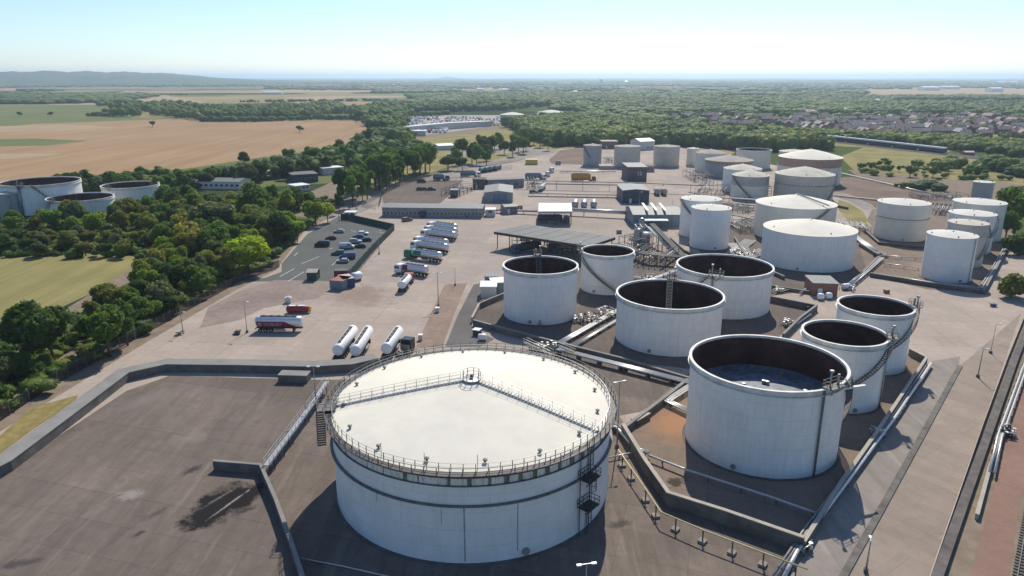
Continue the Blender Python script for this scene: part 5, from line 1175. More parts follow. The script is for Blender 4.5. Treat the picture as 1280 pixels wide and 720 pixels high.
tanker('silver tanker lorry, rear one of the middle pair', (519, 305.5), (560, 311.5), M_SILVER)
tanker('silver tanker lorry, front one of the middle pair', (515.5, 311), (560, 317.5), M_SILVER)
tanker('tanker lorry with green cab and green front panel', (507.5, 322), (552, 328.5), M_SILVER, M_GREENP, stripe=(7.4, 11), stripe_m=M_GREENP)
r_, t_, z_, x_ = tanker('white cabbed tanker lorry with a crimson square on its tank', (495.5, 341), (535, 346.5), M_SILVER, M_WHITE, stripe=(6.6, 8.8), stripe_m=M_CRIM)
tanker('short pink tinted tanker lorry standing alone seen from behind', (513, 352), (502, 366.5), M_WHITE, M_RUSTR, 'rigid', rr=1.1)
for k, (fr, bk) in enumerate([((442.5, 424), (422.5, 452)), ((461.5, 424.5), (444.5, 453)), ((499, 425), (483, 450))]):
    tanker(['white tanker trailer nearest the red one, left of three', 'white tanker trailer in the middle of three', 'white tanker trailer on the right beside the dark tractor'][k], fr, bk, M_WHITE, kind='trailer', rr=1.25)
r_, t_, z_, x_ = tanker('tanker trailer with red flank lettering standing alone in the dusty yard', (379.5, 414), (321, 413.5), M_SILVER, kind='trailer', stripe=(.5, 9.6), stripe_m=M_CRIM, rr=1.3)
def text_mesh(s, size):
    cu = bpy.data.curves.new('t', 'FONT'); cu.body = s; cu.size = size; cu.extrude = .01; tmp = bpy.data.objects.new('t', cu); col.objects.link(tmp)
    me = bpy.data.meshes.new_from_object(tmp.evaluated_get(bpy.context.evaluated_depsgraph_get())); bpy.data.objects.remove(tmp); me.materials.clear(); return me
me = text_mesh('YKSBURY', 1.05); me.materials.append(M_PINK); o = link('lettering', me, t_); o.rotation_euler = (R(98), 0, 0); o.location = (2.2, -1.27, z_ - .75)
m = MB(); m.lathe([(.28, -.01), (.46, -.01), (.46, .01), (.28, .01)], 24, closed=True); m.box((0, 0, 0), (.9, .1, .02), .8); m.box((0, 0, 0), (.9, .1, .02), -.8); o = m.obj('round_emblem', M_PINK, t_); o.rotation_euler = (R(98), 0, 0); o.location = (1.35, -1.3, z_ - .38)
rt = drum('small dark red tank with white top panels and yellow end', (372.5, 391), .9, 5.0, .02, M_RED, .15, 'tank_container')
for x in (-1.3, 1.0): MB().box((x, 0, 1.96), (1.6, .8, .1)).obj('top_panel', M_WHITE, rt)
MB().tube([(2.85, 0, 1.0), (3.3, 0, 1.0)], .75, 16).obj('end_ring', M_ORANGE, rt)
A = G(361, 378.5); o = MB().box((0, 0, .8), (1.6, 1.6, 1.6)).lathe([(.5, 1.6), (.5, 1.8), (.02, 1.85)], 12).obj('liquid_crate', M_REND); o.location = A; tag(o, 'small cream liquid crate behind the dark red tank', 'crate')
def tractor_unit(label, px, rz, paint):
    A = G(*px); root = thing('tractor_unit', label, 'lorry', (A.x, A.y, 0), rz); MB().box((0, 0, .9), (5.6, .9, .3)).obj('chassis', M_DSTEEL, root); wheels(root, (-1.9, -.7, 1.9), 1.0, .5, .32)
    c = MB(); c.box((1.7, 0, 2.0), (2.1, 2.4, 2.4)); cb = c.obj('cab', paint, root); g = MB(); g.box((2.77, 0, 2.35), (.04, 2.1, .9)); g.box((1.9, 0, 2.35), (1.0, 2.44, .8)); g.obj('window', M_GLASS, cb)
    MB().box((.2, 0, 1.6), (.5, 2.0, 1.2)).obj('fuel_rack', M_STEEL, root); MB().lathe([(.5, 1.08), (.5, 1.2), (.02, 1.22)], 14, (-1.3, 0)).obj('fifth_wheel', M_STEEL, root)
tractor_unit('dark tractor unit beside the right white trailer', (506, 443), 1.25, M_CBLK)
tanker('dark blue tanker lorry in front of the white canopy', (712, 278.5), (671, 278.5), M_DKBLUE, M_CBLU, rr=1.15, group='lorries in the far yard')
tanker('pale blue tanker lorry with white cab in the upper yard', (683, 224), (656, 224.5), M_CLADB, M_WHITE, rr=1.3, group='lorries in the far yard')
tractor_unit('white tractor unit beside the pale blue tanker', (682, 221), .6, M_WHITE)
tractor_unit('small white tractor unit behind the first at the yard end', (687, 216), .6, M_WHITE)
tanker('orange yellow tanker lorry alone in the upper yard', (745, 227), (713.5, 226.5), M_ORANGE, M_RUSTR, rr=1.7, group='lorries in the far yard')
tanker('white tanker lorry angled by the yard gantry', (684, 232), (675, 240), M_WHITE, M_WHITE, rr=1.2, group='lorries in the far yard', length=12)
tanker('pale tanker lorry in the upper left yard', (601, 221), (575, 221), M_TEAL, M_WHITE, rr=1.3, group='lorries in the far yard')
tanker('grey blue tanker lorry beside the compound corner', (562, 225.5), (541, 226), M_TEAL, M_TEAL, rr=1.3, group='lorries in the far yard')
for k in range(4): tanker(['first', 'second', 'third', 'fourth'][k] + ' from the left of the dark parked tankers under the roadside trees', (608 + 6 * k, 214 - k), (600 + 6 * k, 217 - k), M_TEAL, M_CBLU, rr=1.2, group='tankers parked under the roadside trees', length=11)
building('skip', 'mustard coloured skip at the top of the yard', 'skip', (657, 206), (672, 206), 5, 3.4, 'flat', M_YELLOW, M_YELLOW, over=.1)
tanker('dark tanker lorry under the left of the long canopy', (640, 318), (675, 312), M_DKBLUE, M_CBLU, rr=1.1, length=12, group='tankers at the loading bays'); tanker('dark tanker lorry under the right of the long canopy', (690, 316), (725, 312), M_TEAL, M_DKBLUE, rr=1.1, length=12, group='tankers at the loading bays')
# pallets, gates and small clutter
for k, (x, y, lab) in enumerate([(604, 379, 'dark crate on the ground below the white cabin'), (1241, 383, 'pale blue tarpaulin bundle by the bush'), (296, 418, 'broken crate beside the thin lamp post'), (226, 418, 'pale block at the foot of the fence lamp')]):
    A = G(x, y); m = MB()
    for q in range(5): m.box((random.uniform(-.4, .4), random.uniform(-.4, .4), .15 + q * .17), (1.2, 1.0, .14), random.uniform(-.2, .2))
    o = m.obj('crate', [M_CONCD, M_CLADB, M_CONCD, M_CONCL][k]); o.location = A; tag(o, lab, 'crate')
gt = thing('entrance_gate', 'dark frame gate at the top of the car park', 'gate', G(424, 277)); m = MB()
a, b = G(424, 277) - G(424, 277), G(436, 277) - G(424, 277); m.bar(a, a + Vector((0, 0, 3.2)), .2); m.bar(b, b + Vector((0, 0, 3.2)), .2); m.bar(a + Vector((0, 0, 3.2)), b + Vector((0, 0, 3.2)), .2); m.obj('frame', M_DSTEEL, gt)
building('portable_cabin', 'pale gate cabin above the car park fence', 'cabin', (431, 274), (444, 274), 4, 2.8, 'flat', M_REND, M_SKYL, nwin=2)

# ------------------------------------------------------------------ trees
def ico(sub):
    t = (1 + 5 ** .5) / 2; v = [(-1, t, 0), (1, t, 0), (-1, -t, 0), (1, -t, 0), (0, -1, t), (0, 1, t), (0, -1, -t), (0, 1, -t), (t, 0, -1), (t, 0, 1), (-t, 0, -1), (-t, 0, 1)]
    f = [(0, 11, 5), (0, 5, 1), (0, 1, 7), (0, 7, 10), (0, 10, 11), (1, 5, 9), (5, 11, 4), (11, 10, 2), (10, 7, 6), (7, 1, 8), (3, 9, 4), (3, 4, 2), (3, 2, 6), (3, 6, 8), (3, 8, 9), (4, 9, 5), (2, 4, 11), (6, 2, 10), (8, 6, 7), (9, 8, 1)]
    v = [np.array(p) / np.linalg.norm(p) for p in v]
    for _ in range(sub):
        c = {}; nf = []
        def mid(a, b):
            k = (min(a, b), max(a, b))
            if k not in c: p = v[a] + v[b]; v.append(p / np.linalg.norm(p)); c[k] = len(v) - 1
            return c[k]
        for a, b, d in f: x, y, z = mid(a, b), mid(b, d), mid(d, a); nf += [(a, x, z), (b, y, x), (d, z, y), (x, y, z)]
        f = nf
    return np.array(v), np.array(f)
ICO1, ICO2 = ico(1), ico(2)
def leaves(C, Rr, n, size, g, squash=.85):
    """n leaf sprays spread over the outside of the blobs"""
    i = g.choice(len(C), n, p=Rr ** 2 / (Rr ** 2).sum()); d = g.normal(size=(n, 3)); d[:, 2] += .25; d /= np.linalg.norm(d, axis=1)[:, None]
    p = C[i] + d * Rr[i][:, None] * g.uniform(.78, 1.16, n)[:, None] * np.array([1, 1, squash]); nr = d + g.normal(size=(n, 3)) * .55; nr /= np.linalg.norm(nr, axis=1)[:, None]
    u = np.cross(nr, g.normal(size=(n, 3))); u /= np.linalg.norm(u, axis=1)[:, None]; w = np.cross(nr, u); s = size * g.uniform(.6, 1.5, n)[:, None]
    V = np.stack([p - u * s, p - w * s * .6, p + u * s, p + w * s * .6], 1).reshape(-1, 3); return V
def crown_mesh(seed, n, kind='round', core=True):
    g = np.random.default_rng(seed)
    if kind == 'round': rx, rz, zc, nb = 3.3, 3.0, 5.6, 13
    elif kind == 'tall': rx, rz, zc, nb = 2.4, 5.4, 7.2, 15
    elif kind == 'bush': rx, rz, zc, nb = 1.7, 1.1, 1.3, 8
    d = g.normal(size=(nb, 3)); d /= np.linalg.norm(d, axis=1)[:, None]; q = g.uniform(.35, .8, nb)[:, None]
    C = d * q * np.array([rx, rx, rz]) + np.array([0, 0, zc]); Rb = g.uniform(.32, .55, nb) * rx
    if kind == 'round': C[:, 2] = np.maximum(C[:, 2], 3.6)
    if kind == 'bush': C[:, 2] = np.maximum(C[:, 2], .8)
    C[0] = (0, 0, zc); Rb[0] = rx * .62
    V = leaves(C, Rb, n, {'round': .34, 'tall': .34, 'bush': .24}[kind], g); Fq = np.arange(len(V)).reshape(-1, 4); T = []; Vs = [V]; o = len(V)
    for c, r in zip(C, Rb):
        v, f = ICO1; w = v * (r * .86) * g.uniform(.85, 1.1, (len(v), 1)) + c; Vs.append(w); T.append(f + o); o += len(v)
    return npmesh('crown', np.concatenate(Vs), Fq, M_LEAF, False, np.concatenate(T))
def trunk_mesh(seed, h, r):
    g = random.Random(seed); m = MB(); top = Vector((g.uniform(-.3, .3), g.uniform(-.3, .3), h)); m.tube([(0, 0, -.1), (top.x * .4, top.y * .4, h * .5), top], r, 8, r2=r * .4)
    for k in range(4):
        a = g.uniform(0, 6.28); b = Vector((0, 0, h * g.uniform(.35, .75))); m.tube([b, b + Vector((math.cos(a) * h * .22, math.sin(a) * h * .22, h * .25))], r * .45, 5, r2=r * .15)
    return m.data('trunk', [M_BARK])
CR = {'round': [crown_mesh(s, 2600) for s in range(6)], 'tall': [crown_mesh(20 + s, 2600, 'tall') for s in range(3)], 'bush': [crown_mesh(40 + s, 900, 'bush') for s in range(4)], 'far': [crown_mesh(60 + s, 700) for s in range(5)]}
TR = {'round': trunk_mesh(1, 5.6, .26), 'tall': trunk_mesh(2, 8, .25), 'bush': trunk_mesh(3, 1.0, .1)}; TR['far'] = TR['round']
HS = {'round': 9.0, 'tall': 13.0, 'bush': 2.6, 'far': 9.0}
NTREE = 0
def tree(x, y, h, wide, c, kind, label, group=None, cat='tree', name=None):
    global NTREE; NTREE += 1
    root = thing(name or {'round': 'broadleaf_tree', 'far': 'broadleaf_tree', 'tall': 'poplar_tree', 'bush': 'shrub'}[kind], label, cat, (x, y, 0), random.uniform(0, 6.28), group)
    s = h / HS[kind]; root.scale = (s * wide, s * wide, s)
    t = link('trunk', TR[kind], root); cr = link('crown', CR[kind][random.randrange(len(CR[kind]))], root); k = random.uniform(.82, 1.18); cr.color = (c[0] * k, c[1] * k * random.uniform(.95, 1.05), c[2] * k, 1)
    return root
DK, MD, LM, OL, GY = (.068, .115, .03), (.125, .20, .038), (.36, .43, .03), (.19, .195, .05), (.13, .155, .07)
# single trees one can point at: pixel base, pixel top
for (x, yb, yt, w, c, k, lab) in [
    (312, 343, 291, 1.25, LM, 'round', 'bright lime green rounded tree beside the car park corner'), (300, 346, 300, 1.0, (.22, .30, .03), 'round', 'lime green tree just left of the brightest one'),
    (40, 452, 376, 1.1, DK, 'round', 'darkest big tree beside the mown field corner'), (68, 456, 372, .95, DK, 'round', 'tall dark tree at the right of the field corner tree'), (138, 446, 376, 1.1, MD, 'round', 'dense mid green tree alone against the palisade fence'), (160, 432, 372, .8, DK, 'round', 'dark tree joined to the right of the dense fence tree'),
    (232, 300, 262, 1.1, (.25, .24, .04), 'round', 'yellowing tree standing out of the middle thicket'), (270, 300, 246, 1.3, GY, 'round', 'large grey green willow like tree in the thicket'),
    (358, 305, 266, 1.1, (.22, .29, .03), 'round', 'yellow green tree left of the car park'), (372, 302, 270, .9, (.22, .30, .03), 'round', 'small bright green tree at the car park edge'), (395, 282, 246, 1.1, (.22, .29, .03), 'round', 'yellow green tree above the car park top corner'), (410, 278, 250, .9, LM, 'round', 'rounded lime tree nearest the entrance gate'), (424, 268, 228, .5, DK, 'tall', 'narrow dark conifer beside the entrance gate'),
    (342, 262, 220, .9, (.08, .18, .04), 'tall', 'fresh green tall tree behind the yellow green trees'), (322, 280, 226, 1.1, MD, 'round', 'big mid green tree in front of the workshops'),
    (1267, 292, 222, 1.1, MD, 'round', 'tall leafy tree at the right edge behind the row of tanks'), (1256, 300, 262, 1.0, MD, 'round', 'smaller leafy tree beneath the tall one at the right'), (1276, 318, 286, 1.0, DK, 'bush', 'dark round bush at the right edge by the tank road'), (1263, 372, 338, 1.0, OL, 'bush', 'round olive bush beside the road bend'),
    (608, 207, 184, .8, MD, 'round', 'round tree on the grass island by the entrance road'), (560, 213, 190, 1.4, DK, 'round', 'spreading dark tree on the roadside lawn'), (578, 213, 194, 1.1, DK, 'round', 'low dark tree beside the spreading lawn tree'), (596, 206, 176, .8, MD, 'round', 'upright tree left of the grass island tree')]:
    A = G(x, yb); h = HT(x, yb, yt) * .95; kk = k
    tree(A.x, A.y, h, w if k != 'round' else w, c, kk, lab, cat='bush' if k == 'bush' else 'tree')
def scatter(px, n, mind, hr, cols, kind, label, group, wide=(.8, 1.15), seed=1, cat='tree', tries=12000, name=None):
    g = random.Random(seed); P = [G(*p) for p in px]; xs = [p.x for p in P]; ys = [p.y for p in P]; pts = []
    def inside(x, y):
        r = False; j = len(P) - 1
        for i in range(len(P)):
            if (P[i].y > y) != (P[j].y > y) and x < (P[j].x - P[i].x) * (y - P[i].y) / (P[j].y - P[i].y) + P[i].x: r = not r
            j = i
        return r
    for _ in range(tries):
        if len(pts) >= n: break
        x, y = g.uniform(min(xs), max(xs)), g.uniform(min(ys), max(ys))
        if inside(x, y) and all((x - a) ** 2 + (y - b) ** 2 > mind ** 2 for a, b in pts): pts.append((x, y))
    pts.sort(key=lambda p: p[0] / p[1])
    for k, (x, y) in enumerate(pts):
        c = g.choices([c_[0] for c_ in cols], [c_[1] for c_ in cols])[0]; tree(x, y, g.uniform(*hr), g.uniform(*wide), c, kind if isinstance(kind, str) else g.choice(kind), label, group, cat, name)
    return pts
MIXC = [(DK, 3), (MD, 4), (OL, 2), (GY, 1.2), ((.21, .27, .035), 2.6), ((.27, .25, .05), .8)]
scatter([(0, 505), (50, 478), (100, 446), (80, 440), (30, 440), (-40, 470), (-60, 540)], 12, 3.2, (3, 7), MIXC, 'round', 'scrubby tree beside the palisade fence at the left edge', 'scrubby trees along the palisade fence', seed=2)
scatter([(0, 440), (-60, 470), (-120, 560), (-200, 600), (-200, 460)], 8, 5, (5, 8), MIXC, 'round', 'leafy tree at the field edge beyond the left border', 'leafy trees at the left border', seed=22)
scatter([(150, 430), (300, 348), (285, 325), (200, 352), (120, 400), (100, 430)], 34, 3.8, (5, 10), MIXC, 'round', 'green tree in the belt between mown field and palisade fence', 'trees between the mown field and the fence', seed=3)
scatter([(200, 352), (285, 325), (330, 335), (372, 292), (340, 285), (260, 290), (200, 318), (190, 335)], 44, 5.2, (8, 13), MIXC, 'round', 'tree in the thicket left of the car park', 'trees in the thicket by the car park', seed=4)
scatter([(0, 322), (188, 322), (200, 306), (100, 300), (0, 302), (-120, 306), (-120, 324)], 34, 4.6, (5, 7), [(OL, 3), (DK, 2), (GY, 1)], 'round', 'dense hedgerow tree along the top of the mown field', 'hedgerow trees along the mown field', (1.1, 1.4), seed=5, name='hedgerow_tree')
scatter([(0, 296), (200, 300), (260, 285), (340, 280), (400, 256), (330, 262), (215, 258), (205, 262), (140, 285), (0, 285)], 56, 6.5, (7, 12), MIXC, 'round', 'tree in the wood right of the left open tanks', 'trees in the wood by the left open tanks', seed=6)
scatter([(60, 240), (120, 236), (240, 232), (330, 226), (420, 206), (428, 212), (330, 232), (240, 238), (200, 246), (110, 246)], 34, 8, (9, 13), [(DK, 4), (MD, 3), (GY, 1)], ['round', 'far'], 'dark tree in the row between the wheat field and the sheds', 'row of trees along the wheat field', (.9, 1.2), seed=7)
scatter([(424, 262), (446, 258), (500, 232), (540, 214), (530, 206), (480, 222), (430, 246)], 34, 5.5, (16, 22), [(DK, 2), (MD, 5), ((.15, .23, .05), 2)], ['tall', 'tall', 'tall', 'round'], 'tall leafy tree in the dense row along the entrance road', 'tall trees along the entrance road', (.75, 1.05), seed=8)
scatter([(330, 222), (420, 208), (470, 215), (520, 200), (515, 170), (500, 150), (492, 150), (465, 172), (430, 190), (300, 210)], 30, 14, (10, 15), [(DK, 4), (MD, 4), (OL, 1)], 'far', 'tree in the long dark belt running towards the horizon', 'trees in the long belt along the wheat field', (.9, 1.3), seed=9)
scatter([(540, 205), (560, 212), (610, 204), (650, 194), (690, 188), (700, 182), (640, 180), (600, 192)], 22, 11, (11, 16), [(DK, 3), (MD, 4)], ['round', 'far'], 'roadside tree behind the parked tankers', 'roadside trees beyond the yard', (.8, 1.1), seed=10)
scatter([(690, 184), (860, 178), (960, 182), (960, 172), (860, 170), (690, 172)], 30, 12, (12, 17), [(DK, 4), (MD, 3)], 'far', 'tree in the wood edge behind the far tanks', 'trees of the wood edge behind the far tanks', (.9, 1.3), seed=11)
scatter([(1060, 214), (1140, 222), (1290, 226), (1420, 234), (1420, 218), (1290, 212), (1190, 208), (1100, 208)], 22, 8, (4, 7), [(DK, 2), (MD, 4), ((.10, .17, .03), 2)], 'far', 'scrub tree in the rough grass beyond the right tanks', 'scrub trees in the right hand meadow', (1.0, 1.5), seed=12, name='scrub_tree')
for (x, y) in [(25, 146), (64, 146), (154, 144), (191, 159), (375, 166), (446, 153), (456, 152), (221, 149), (122, 133)]:
    A = G(x, y); tree(A.x, A.y, 8, 1.3, DK, 'far', 'lone dark tree out in the open fields', 'lone trees in the fields')
print('trees', NTREE)

# undergrowth between the near trees: shrubs nobody could count
def polyw(px): return [(G(*p).x, G(*p).y) for p in px]
def pts_in(poly, n, g):
    P = np.array(poly); lo, hi = P.min(0), P.max(0); out = []
    while sum(map(len, out)) < n:
        q = g.uniform(lo, hi, (n * 3, 2)); ins = np.zeros(len(q), bool); j = len(P) - 1
        for i in range(len(P)):
            c = ((P[i, 1] > q[:, 1]) != (P[j, 1] > q[:, 1])) & (q[:, 0] < (P[j, 0] - P[i, 0]) * (q[:, 1] - P[i, 1]) / (P[j, 1] - P[i, 1] + 1e-9) + P[i, 0]); ins ^= c; j = i
        out.append(q[ins])
    return np.concatenate(out)[:n]
def clumps(name, pts, hr, wr, nb, nl, ls, g, mat, zb=0.0, icos=ICO1):
    """clumps of foliage merged into one mass of vegetation"""
    n = len(pts); H = g.uniform(*hr, n); W = H * g.uniform(*wr, n); Vq, Vt, Ft = [], [], []; o = 0; v, f = icos
    for k in range(nb):
        d = g.normal(size=(n, 3)) * .5; d[:, 2] = np.abs(d[:, 2]) * .5; c = np.stack([pts[:, 0] + d[:, 0] * W * .5, pts[:, 1] + d[:, 1] * W * .5, zb + H * (.45 + .2 * d[:, 2])], 1); r = np.stack([W * .42, W * .42, H * .42], 1) * g.uniform(.75, 1.15, (n, 1))
        w = v[None] * r[:, None] * g.uniform(.82, 1.12, (n, len(v), 1)) + c[:, None]; Vt.append(w.reshape(-1, 3)); Ft.append((f[None] + (np.arange(n) * len(v))[:, None, None] + o).reshape(-1, 3)); o += n * len(v)
        if nl:
            d2 = g.normal(size=(n, nl, 3)); d2[..., 2] = np.abs(d2[..., 2]) * .9; d2 /= np.linalg.norm(d2, axis=2)[..., None]; p = c[:, None] + d2 * r[:, None] * g.uniform(.9, 1.2, (n, nl, 1)); nr = d2 + g.normal(size=d2.shape) * .5
            u = np.cross(nr, g.normal(size=d2.shape)); u /= np.linalg.norm(u, axis=2)[..., None]; ww = np.cross(nr, u); ww /= np.linalg.norm(ww, axis=2)[..., None]; s = ls * g.uniform(.6, 1.5, (n, nl, 1)) * (W[:, None, None] / W.mean()) ** .5
            Vq.append(np.stack([p - u * s, p - ww * s * .6, p + u * s, p + ww * s * .6], 2).reshape(-1, 3))
    Vt = np.concatenate(Vt); nt = len(Vt); Q = np.concatenate(Vq) if Vq else np.zeros((0, 3)); ob = link(name, npmesh(name, np.concatenate([Vt, Q]), np.arange(len(Q)).reshape(-1, 4) + nt, mat, True, np.concatenate(Ft))); ob['kind'] = 'stuff'; return ob
g = np.random.default_rng(5); U = []
for px, n in [([(-60, 560), (0, 522), (60, 482), (170, 420), (300, 348), (285, 322), (190, 345), (100, 395), (40, 420), (-100, 470)], 420), ([(190, 330), (300, 345), (340, 332), (372, 294), (430, 252), (330, 245), (200, 262), (190, 300)], 520), ([(-140, 322), (190, 322), (200, 298), (-140, 290)], 300), ([(-100, 290), (200, 298), (260, 250), (150, 262), (60, 280)], 320)]:
    U.append(pts_in(polyw(px), n, g))
clumps('undergrowth', np.concatenate(U), (1.2, 3.2), (1.1, 1.8), 2, 70, .2, g, M_WOODLAND)['label'] = 'tangled scrub under the trees'
town = pts_in(polyw([(835, 142), (1500, 143), (1500, 186), (1180, 184), (1000, 176), (835, 160)]), 420, g); clumps('garden_trees', town, (5, 9), (.8, 1.2), 2, 24, .5, g, M_WOODLAND)['label'] = 'garden trees between the houses'
belt = np.concatenate([pts_in(polyw(px), n, g) for px, n in [([(60, 244), (240, 236), (420, 214), (430, 205), (330, 219), (200, 232), (110, 238)], 260), ([(330, 218), (420, 206), (500, 214), (530, 202), (515, 172), (500, 152), (470, 168), (430, 190), (300, 214)], 300)]]); clumps('woodland', belt, (5, 9), (.9, 1.3), 2, 60, .4, g, M_WOODLAND)['label'] = 'dense greenery filling the tree belts'
U = [pts_in(polyw(px), n, g) for px, n in [([(1060, 218), (1200, 228), (1300, 236), (1300, 215), (1100, 200)], 40), ([(1100, 234), (1180, 240), (1160, 230)], 30), ([(300, 232), (440, 212), (520, 200), (500, 165), (430, 190)], 260), ([(50, 246), (240, 238), (420, 212), (400, 208), (60, 232)], 200)]]
clumps('scrub', np.concatenate(U), (1.5, 4), (1.3, 2.2), 2, 16, .4, g, M_WOODLAND)['label'] = 'rough scrub of the meadows'
# the wooded country beyond
g = np.random.default_rng(8)
def wood(px, n): return pts_in(polyw(px), n, g)
near = np.concatenate([wood([(690, 183), (870, 184), (960, 190), (1040, 188), (1030, 182), (985, 174), (900, 172), (830, 160), (700, 152), (640, 158), (650, 170)], 1900),
    wood([(470, 165), (520, 195), (505, 160), (512, 142), (640, 138), (700, 132), (480, 132), (440, 140), (380, 150), (260, 148), (270, 140), (420, 132)], 800), wood([(135, 135), (160, 140), (260, 152), (330, 148), (260, 136), (160, 132)], 160), wood([(120, 131), (240, 132), (242, 134), (120, 133)], 30), wood([(138, 146), (165, 146), (165, 144), (140, 144)], 8)])
nr2 = np.concatenate([pts_in(polyw([(985, 172), (1100, 178), (1180, 187), (1290, 199), (1500, 216), (1500, 196), (1280, 184), (1180, 175), (1100, 171), (1000, 166)]), 520, g), pts_in(polyw([(1140, 210), (1290, 224), (1500, 236), (1500, 222), (1290, 208), (1180, 203)]), 70, g)])
clumps('woodland', nr2, (5, 8.5), (.9, 1.4), 3, 34, .5, g, M_WOODLAND)['label'] = 'low woodland either side of the train'
clumps('woodland', near, (9, 15), (.7, 1.1), 3, 34, .75, g, M_WOODLAND)['label'] = 'leafy woodland beyond the depot'
def hedge(a, b, n):
    A, B = G(*a), G(*b); t = g.uniform(0, 1, n); return np.stack([A.x + (B.x - A.x) * t, A.y + (B.y - A.y) * t], 1) + g.normal(size=(n, 2)) * 1.5
hd = np.concatenate([hedge((130, 131), (210, 136), 60), hedge((210, 136), (252, 141), 50), hedge((252, 152), (330, 152), 90), hedge((110, 145), (138, 145.5), 25), hedge((330, 152), (420, 148), 70), hedge((0, 118), (240, 119), 90), hedge((400, 150), (470, 148), 60), hedge((300, 128), (500, 126), 90), hedge((500, 146), (560, 143), 60), hedge((900, 124), (1300, 126), 150)])
clumps('hedgerow', hd, (4, 8), (.9, 1.4), 2, 12, .6, g, M_WOODLAND)['label'] = 'hedgerows dividing the far fields'
def ring(n, r0, r1, a0, a1, f=1.6):
    r = (g.uniform(r0 ** f, r1 ** f, n)) ** (1 / f); a = np.radians(90 - g.uniform(a0, a1, n)); return np.stack([r * np.cos(a), r * np.sin(a)], 1)
m1 = ring(9000, 900, 2600, -8, 42); m1 = m1[(m1[:, 1] > 750)]
pxm = 640 + 900 * m1[:, 0] / (m1[:, 1] * CP); dd = np.hypot(m1[:, 0], m1[:, 1])
keep = (pxm > 690) | (dd > 1500)
pym = 96 + 52200 / (m1[:, 1] * 1.0)
keep &= ~((pxm > 835) & (pym > 141) & (g.random(len(dd)) < .9))
clr = lambda X, Y: ((X < 700) & (((X > 40) & (X < 180) & (Y > 108) & (Y < 112)) | ((X > 200) & (X < 330) & (Y > 107.5) & (Y < 112)) | ((X < 30) & (Y > 109.5) & (Y < 115)) | ((X > 330) & (X < 470) & (Y > 111.5) & (Y < 116.5)) | ((X > 480) & (X < 560) & (Y > 115) & (Y < 119)) | ((X > 160) & (X < 320) & (Y > 113) & (Y < 117)) | ((X > 430) & (X < 520) & (Y > 122) & (Y < 128)) | ((X > 560) & (X < 640) & (Y > 110) & (Y < 113)))) | ((X > 1080) & (Y > 110.5) & (Y < 120)) | ((X > 1120) & (Y > 124) & (Y < 127.5)) | ((X > 700) & (X < 760) & (Y > 113) & (Y < 115.5)) | ((X > 560) & (X < 670) & (Y > 127) & (Y < 134)) | ((X > 900) & (X < 1010) & (Y > 118.5) & (Y < 121))
keep &= ~clr(pxm, pym)          # thin out over the town
keep &= ~((pxm < 720) & (dd < 1300))
clumps('woodland', m1[keep], (8, 12), (1.2, 2.1), 2, 12, 1.0, g, M_WOODLAND)['label'] = 'rolling woods of the middle distance'
m2 = np.concatenate([ring(6500, 2400, 7000, -42, 42, 1.3), ring(5200, 1600, 3500, -42, -4, 1.6)]); cl = np.sin(m2[:, 0] * .0042 + 1.3) * np.cos(m2[:, 1] * .0031) + np.sin(m2[:, 0] * .0015 + m2[:, 1] * .0023) * .6; px2 = 640 + 900 * m2[:, 0] / (m2[:, 1] * CP)
m2 = m2[(cl > -.15) | (px2 > 640) & (cl > -.6)]; px2 = 640 + 900 * m2[:, 0] / (m2[:, 1] * CP); d2 = np.hypot(m2[:, 0], m2[:, 1])
m2 = m2[~((px2 < 470) & (d2 < 1950))]; m2 = m2[~clr(640 + 900 * m2[:, 0] / (m2[:, 1] * CP), 96 + 52200 / m2[:, 1])]
clumps('woodland', m2, (8, 13), (2.0, 4.5), 2, 0, 1, g, M_WOODLAND, zb=-1)['label'] = 'far off woods under the horizon'
m3 = ring(6000, 6500, 20000, -42, 42, 1.2)
clumps('woodland', m3, (10, 18), (4, 11), 1, 0, 1, g, M_WOODLAND, zb=-2)['label'] = 'woods melting into the haze at the horizon'

# ------------------------------------------------------------------ the town on the right and far sheds
def house_mesh(seed, L, W, h, wallm, roofm):
    m = MB(); m.add([(0, 0, 0), (L, 0, 0), (L, W, 0), (0, W, 0), (0, 0, h), (L, 0, h), (L, W, h), (0, W, h), (0, W / 2, h + W * .36), (L, W / 2, h + W * .36)], [(0, 1, 5, 4), (2, 3, 7, 6), (1, 2, 6, 9, 5), (3, 0, 4, 8, 7)])
    s = .3; m.add([(-s, -s, h - .15), (L + s, -s, h - .15), (L + s, W / 2, h + W * .36 + .1), (-s, W / 2, h + W * .36 + .1), (L + s, W + s, h - .15), (-s, W + s, h - .15)], [(0, 1, 2, 3), (3, 2, 4, 5)], 1)
    m.box((L * .2, W / 2, h + W * .36 + .3), (.8, .6, 1.3), 0, 2)
    for k in range(int(L / 2.6)):
        for z in (1.5, 4.1):
            if z + 1 < h: m.box((1.3 + k * 2.6, -.03, z), (1.1, .06, 1.2), 0, 3)
    return m.data('house', [wallm, roofm, M_BRICK, M_GLASS])
HM = [house_mesh(1, 9, 8, 5.2, M_BRICK, M_ROOFT), house_mesh(2, 16, 8, 5.4, M_BRICK, M_ROOFTG), house_mesh(3, 8, 8, 5.0, M_REND, M_ROOFT), house_mesh(4, 22, 9, 5.4, M_BRICK, M_ROOFT), house_mesh(5, 10, 7, 3.0, M_REND, M_ROOFTG)]
HL = ['small red brick house with tiled roof in the town on the right', 'semi detached brick house under grey tiles in the town', 'pale rendered house with tiled roof in the town', 'short brick terrace in the town on the right', 'low pale bungalow under grey tiles in the town']
